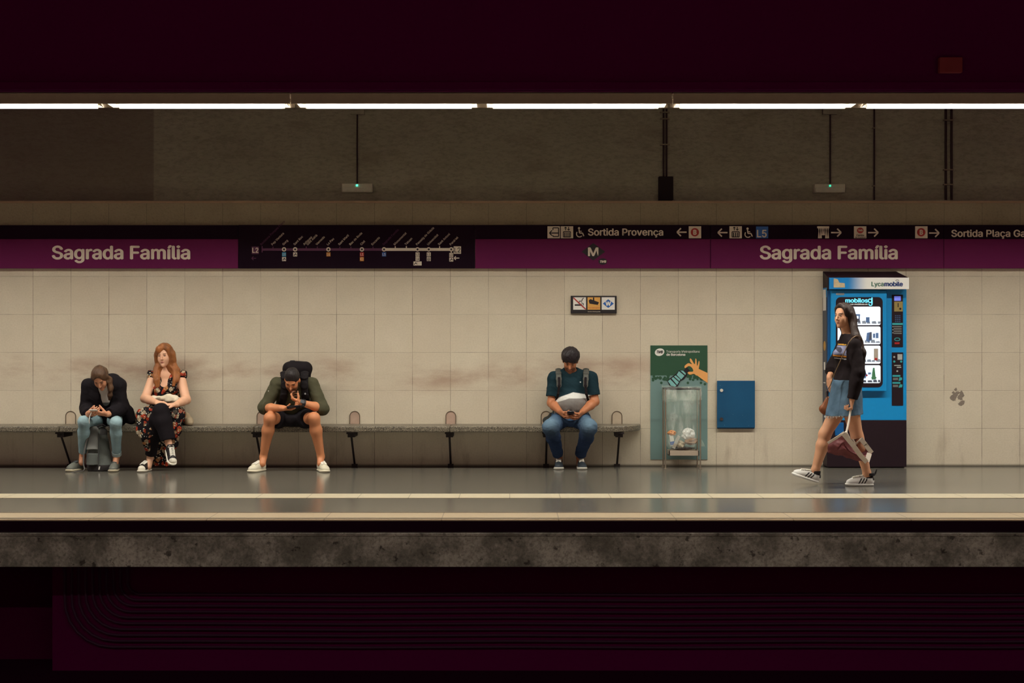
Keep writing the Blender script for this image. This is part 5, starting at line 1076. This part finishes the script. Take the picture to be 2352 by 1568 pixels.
    sdf_obj('front_pocket', [cap(O(290, 1250, -.585), O(290, 1370, -.585), .062, .060, .012, u=(1., 0, 0), q=.42, flat=3)], CLOTH, b, .004, [(.003, 50, 75, (1, 1, 1))], (98, 102, 98))
    m = MB(); m.tube([O(355, 1040, -.57), O(352, 1200, -.60), O(350, 1380, -.61)], .004, 6); m.build('zip', mat('dark_zip', (58, 56, 56), .6), b, 60); m = MB(); m.obox(O(360, 1405, -.63), ((1, 0, 0), (0, 1, 0), (.2, 0, 1)), (.006, .005, .016)); m.build('zip_pull', WHT, b)
    m = MB(); m.tube([O(330, 1000, -.53), O(345, 960, -.53), O(390, 945, -.50), O(425, 965, -.46)], .012, 8); m.build('grab_handle', mat('black_handle', (32, 28, 30), .8), b, 60)
    m = MB(); m.tube([O(255, 1010, -.55), O(225, 1120, -.60), O(195, 1260, -.63), O(192, 1370, -.64), O(205, 1410, -.66), O(190, 1436, -.67), O(130, 1440, -.68), O(40, 1460, -.70)], [.011, .010, .008, .007, .007, .006, .006, .005], 8); m.build('loose_strap', mat('grey_strap', (86, 82, 78), .8), b, 60)
woman_black()
# ---- woman in floral dress --------------------------------------------------------
def floral():
    g = G('floral_print_cloth'); o = g.pos()
    wv = g.n('VectorMath', {'operation': 'ADD'}, i0=o, i1=g.n('VectorMath', {'operation': 'SCALE'}, i0=g.n('TexNoise', Vector=o, Scale=28., Detail=2.).outputs[1], Scale=.03).outputs[0]).outputs[0]
    v = g.n('TexVoronoi', Vector=wv, Scale=23.); d, c = v.outputs['Distance'], v.outputs['Color']; r, gg, b = g.sep(c)
    v2 = g.n('TexVoronoi', Vector=wv, Scale=52.); d2 = v2.outputs['Distance']; r2, g2, b2 = g.sep(v2.outputs['Color'])
    flower = g.mix(g.ramp(gg, .45, .5), lin((196, 70, 40)), lin((214, 196, 164))); flower = g.mix(g.ramp(gg, .74, .78), flower, lin((206, 146, 92)))
    petal = g.mix(g.ramp(d2, .2, .55), flower, g.mix(.6, flower, lin((60, 30, 26))))
    col = g.mix(g.math('MULTIPLY', g.ramp(d, .60, .50), g.ramp(r, .16, .20)), lin((22, 18, 22)), petal)
    leaf = g.math('MULTIPLY', g.ramp(d2, .36, .30), g.ramp(r2, .62, .66)); col = g.mix(leaf, col, lin((196, 194, 176)))
    return g.out(col, .85, spec=.15, bump=g.noise(o, 90., 3), bstr=.2, bdist=.004)
FLOR = floral()
def woman_floral():
    sk = skel(pel=W(378, 957, -.22), chest=W(380, 896, -.20), neck=W(379, 856, -.20), hc=W(378, 816, -.235), hf=(-.12, -.98, -.12), hu=(-.05, 0, 1),
              shL=W(352, 866, -.21), elL=W(333, 915, -.34), wrL=W(360, 924, -.57), shR=W(415, 866, -.21), elR=W(428, 918, -.34), wrR=W(401, 930, -.57),
              hipL=W(362, 962, -.25), knL=W(360, 962, -.66), anL=W(345, 1050, -.50), hipR=W(394, 962, -.25), knR=W(369, 944, -.69), anR=W(387, 1016, -.72))
    t = thing('person', 'woman with long ginger hair in floral dress sitting cross-legged on the bench', 'person', W(378, 1083, -.45), None)
    skin = (224, 172, 140)
    B = torso(sk, (.132, .120, .120), .74, -.012)+head_prims(sk['hc'], sk['hR'], .90)
    for s in 'LR': B += arm(sk, s, (.050, .044, .042, .027))+leg(sk, s, (.080, .056, .054, .034), -.004)
    B += [ell(W(366, 892, -.275), (.052, .05, .05), k=.04), ell(W(394, 892, -.275), (.052, .05, .05), k=.04)]
    B += [cap(sk['anL'], W(341, 1072, -.56), .034, .03), cap(sk['anR'], W(393, 1036, -.76), .034, .03)]
    B += hand_prims(sk['wrL'], (.75, -.62, -.02), (.1, .30, -.9), -1, .95, (.35, .45, .3), .06, (.7, .3, .3))
    B += hand_prims(sk['wrR'], (-.75, -.62, .10), (.1, .30, -.9), 1, .95, (.35, .45, .3), .06, (.7, .3, .3))
    B += [BENCH]; sdf_obj('body', B, SKINM, t, .004, col=facecol(sk, skin, (150, 62, 60), (120, 80, 50), sc=.90)); eyes(t, sk, True, .90)
    R, C = sk['hR'], sk['hc']; H = lambda x, y, z: C+.90*(x*R[0]+y*R[1]+z*R[2])
    hp = [ell(H(0, -.016, .044), (.082, .096, .092), R, .02), ell(H(0, .112, -.045), (.060, .082, .115), R, .02, 'sub'), ell(H(0, .10, .03), (.044, .055, .048), R, .03, 'sub'), cap(H(0, -.06, 0), W(384, 868, -.12), .07, .07, .04, u=(1., 0, 0), q=.6)]
    hp += strand([H(-.015, .045, .118), H(-.058, .040, .075), H(-.076, .015, .02), H(-.080, .01, -.05), W(358, 848, -.25), W(356, 862, -.29), W(357, 876, -.325), W(359, 888, -.325)], .014, .014, .03)+strand([H(-.06, -.01, .06), H(-.082, -.01, 0), W(360, 842, -.225), W(361, 858, -.26), W(363, 872, -.325), W(364, 886, -.33)], .026, .016, .03)
    hp += strand([H(-.005, .045, .118), H(.052, .040, .082), H(.076, .015, .03), H(.082, .01, -.04), W(399, 846, -.25), W(402, 860, -.29), W(401, 874, -.325), W(399, 884, -.33)], .014, .014, .03)+strand([H(.06, -.02, .06), H(.088, -.02, 0), W(400, 838, -.22), W(407, 850, -.23), W(409, 862, -.27), W(406, 873, -.30)], .030, .016, .03)
    hp += strand([H(-.078, -.02, .02), H(-.085, -.02, -.06), W(361, 858, -.23), W(361, 872, -.30)], .030, .022, .03)+strand([H(.080, -.02, .02), H(.086, -.02, -.06), W(402, 858, -.23), W(404, 870, -.29)], .032, .022, .03)
    hp += [ell(H(.030, .072, .078), (.036, .020, .034), R, .02)]
    sdf_obj('hair', hp, HAIRM, t, .0045, [(.006, 75, 81, (1, 1, .2)), (.003, 170, 82, (1, 1, .15))], lambda V: L3((152, 92, 48))*np.clip(1+.4*wrinkle(V*np.array([1, 1, .2]), 80, 83), .5, 1.5)[:, None])
    # dress: bodice with open neck, frilled shoulders, skirt falling to both sides of the crossed legs
    dp = torso(sk, (.145, .132, .126), .80, .010, neck=False)[1:4]+[ell(W(366, 893, -.29), (.058, .05, .052), k=.04), ell(W(394, 893, -.29), (.058, .05, .052), k=.04)]
    for s in 'LR': dp += [cap(sk['chest']+np.array([0, 0, .03]), sk['sh'+s]+np.array([0, 0, .002]), .075, .057, .04)]
    dp += [cap(W(379, 838, -.26), W(376.5, 880, -.300), .078, .038, .012, op='sub'), cap(W(379, 836, -.2), W(379, 852, -.22), .074, .068, .015, op='sub'), cutp(W(378, 960, -.3), (0, 0, -1))]
    do = sdf_obj('dress_bodice', dp, FLOR, t, .0045, [(.003, 50, 84, (1, 1, 1))])
    for s, x in (('L', 345), ('R', 423)): sdf_obj('shoulder_frill', [ell(W(x+(-1 if s == 'R' else 1)*4, 862, -.21), (.046, .062, .040), k=.02), cap(W(x, 856, -.21), W(x+(2 if s == 'L' else -2), 872, -.21), .030, .034, .02)], FLOR, do, .004, [(.007, 90, 85, (1, 1, .4))])
    O = lambda u, v, Y: W(150+u/4.6125, 770+v/4.6125, Y); dr = lambda a, b, ra, rb, q=.34, k=.04, u=(1., 0, 0): cap(a, b, ra, rb, k, u=u, q=q)
    sp = [cap(W(356, 962, -.24), W(402, 962, -.24), .118, None, .05), cap(W(352, 950, -.25), O(850, 850, -.62), .085, .075, .05), cap(W(404, 950, -.25), O(1175, 830, -.58), .085, .060, .05),
          dr(O(850, 860, -.64), O(850, 1010, -.66), .090, .088), dr(O(850, 1010, -.66), O(870, 1190, -.60), .080, .035), dr(O(1170, 850, -.60), O(1150, 1010, -.60), .070, .062), dr(O(1150, 1010, -.60), O(1150, 1150, -.56), .062, .05),
          dr(O(1010, 1000, -.52), O(1020, 1370, -.46), .14, .088, .3), BENCH, cutp(W(380, 1069, -.46), (0, 0, -1))]
    sdf_obj('dress_skirt', sp, FLOR, t, .005, [(.010, 36, 86, (1.6, 1, .3)), (.004, 90, 87, (1.4, 1, .4))])
    pp = [cap(W(378, 960, -.28), W(372, 952, -.55), .10, .08, .05)]
    pp += leg(sk, 'L', (.09, .066, .060, .052), .004, t1=1.93, flat=1, calf=False, k=.04)+leg(sk, 'R', (.088, .070, .080, .066), .006, t1=1.92, flat=1, calf=False, k=.04)
    pp += [BENCH]; sdf_obj('trousers', pp, CLOTH, t, .005, [(.004, 40, 88, (1, 1, .6))], (24, 19, 23))
    h = W(344, 1000, -.45); h[2] = 0; cc = ((40, 36, 38), (226, 218, 200), (226, 218, 200))
    shoe(t, h, (-.16, -.98, 0), (0, 0, 1), .255, .098, 'canvas', 1, cc, .085)
    a = sk['anR']+np.array([-.012, .035, -.072]); shoe(t, a, (.34, -.72, -.60), (.35, -.55, .80), .255, .098, 'canvas', 1, cc, .085)
    j = thing('jacket', 'beige jacket bunched on the bench behind the woman in the floral dress', 'jacket', W(420, 974, -.2)); sdf_obj('folded_cloth', [cap(W(425, 960, -.18), W(434, 968, -.30), .065, .045, .04), cap(W(434, 968, -.2), W(437, 972, -.33), .04, .03, .03), cap(W(318, 958, -.16), W(330, 965, -.26), .05, .06, .04), cap(W(310, 970, -.2), W(330, 968, -.28), .03, .04, .03), cap(W(318, 958, -.08), W(425, 958, -.08), .05, .05, .03), BENCH, cutp((0, 0, .4525), (0, 0, -1))], CLOTH, j, .005, [(.010, 40, 91, (1, 1, 1)), (.004, 100, 92, (1, 1, 1))], (182, 164, 136))
    b = thing('tote_bag', 'cream cloth bag on the lap of the woman in the floral dress', 'bag', W(395, 925, -.45)); sdf_obj('cloth_body', [cap(W(388, 914, -.42), W(404, 920, -.42), .045, .05, .03), ell(W(352, 914, -.40), (.05, .035, .02), k=.03), cap(W(388, 914, -.42), W(352, 914, -.40), .02, .02, .03)], CLOTH, b, .004, [(.008, 55, 93, (1, 1, 1)), (.006, 110, 94, (1, 1, 1))], (222, 208, 184))
woman_floral()
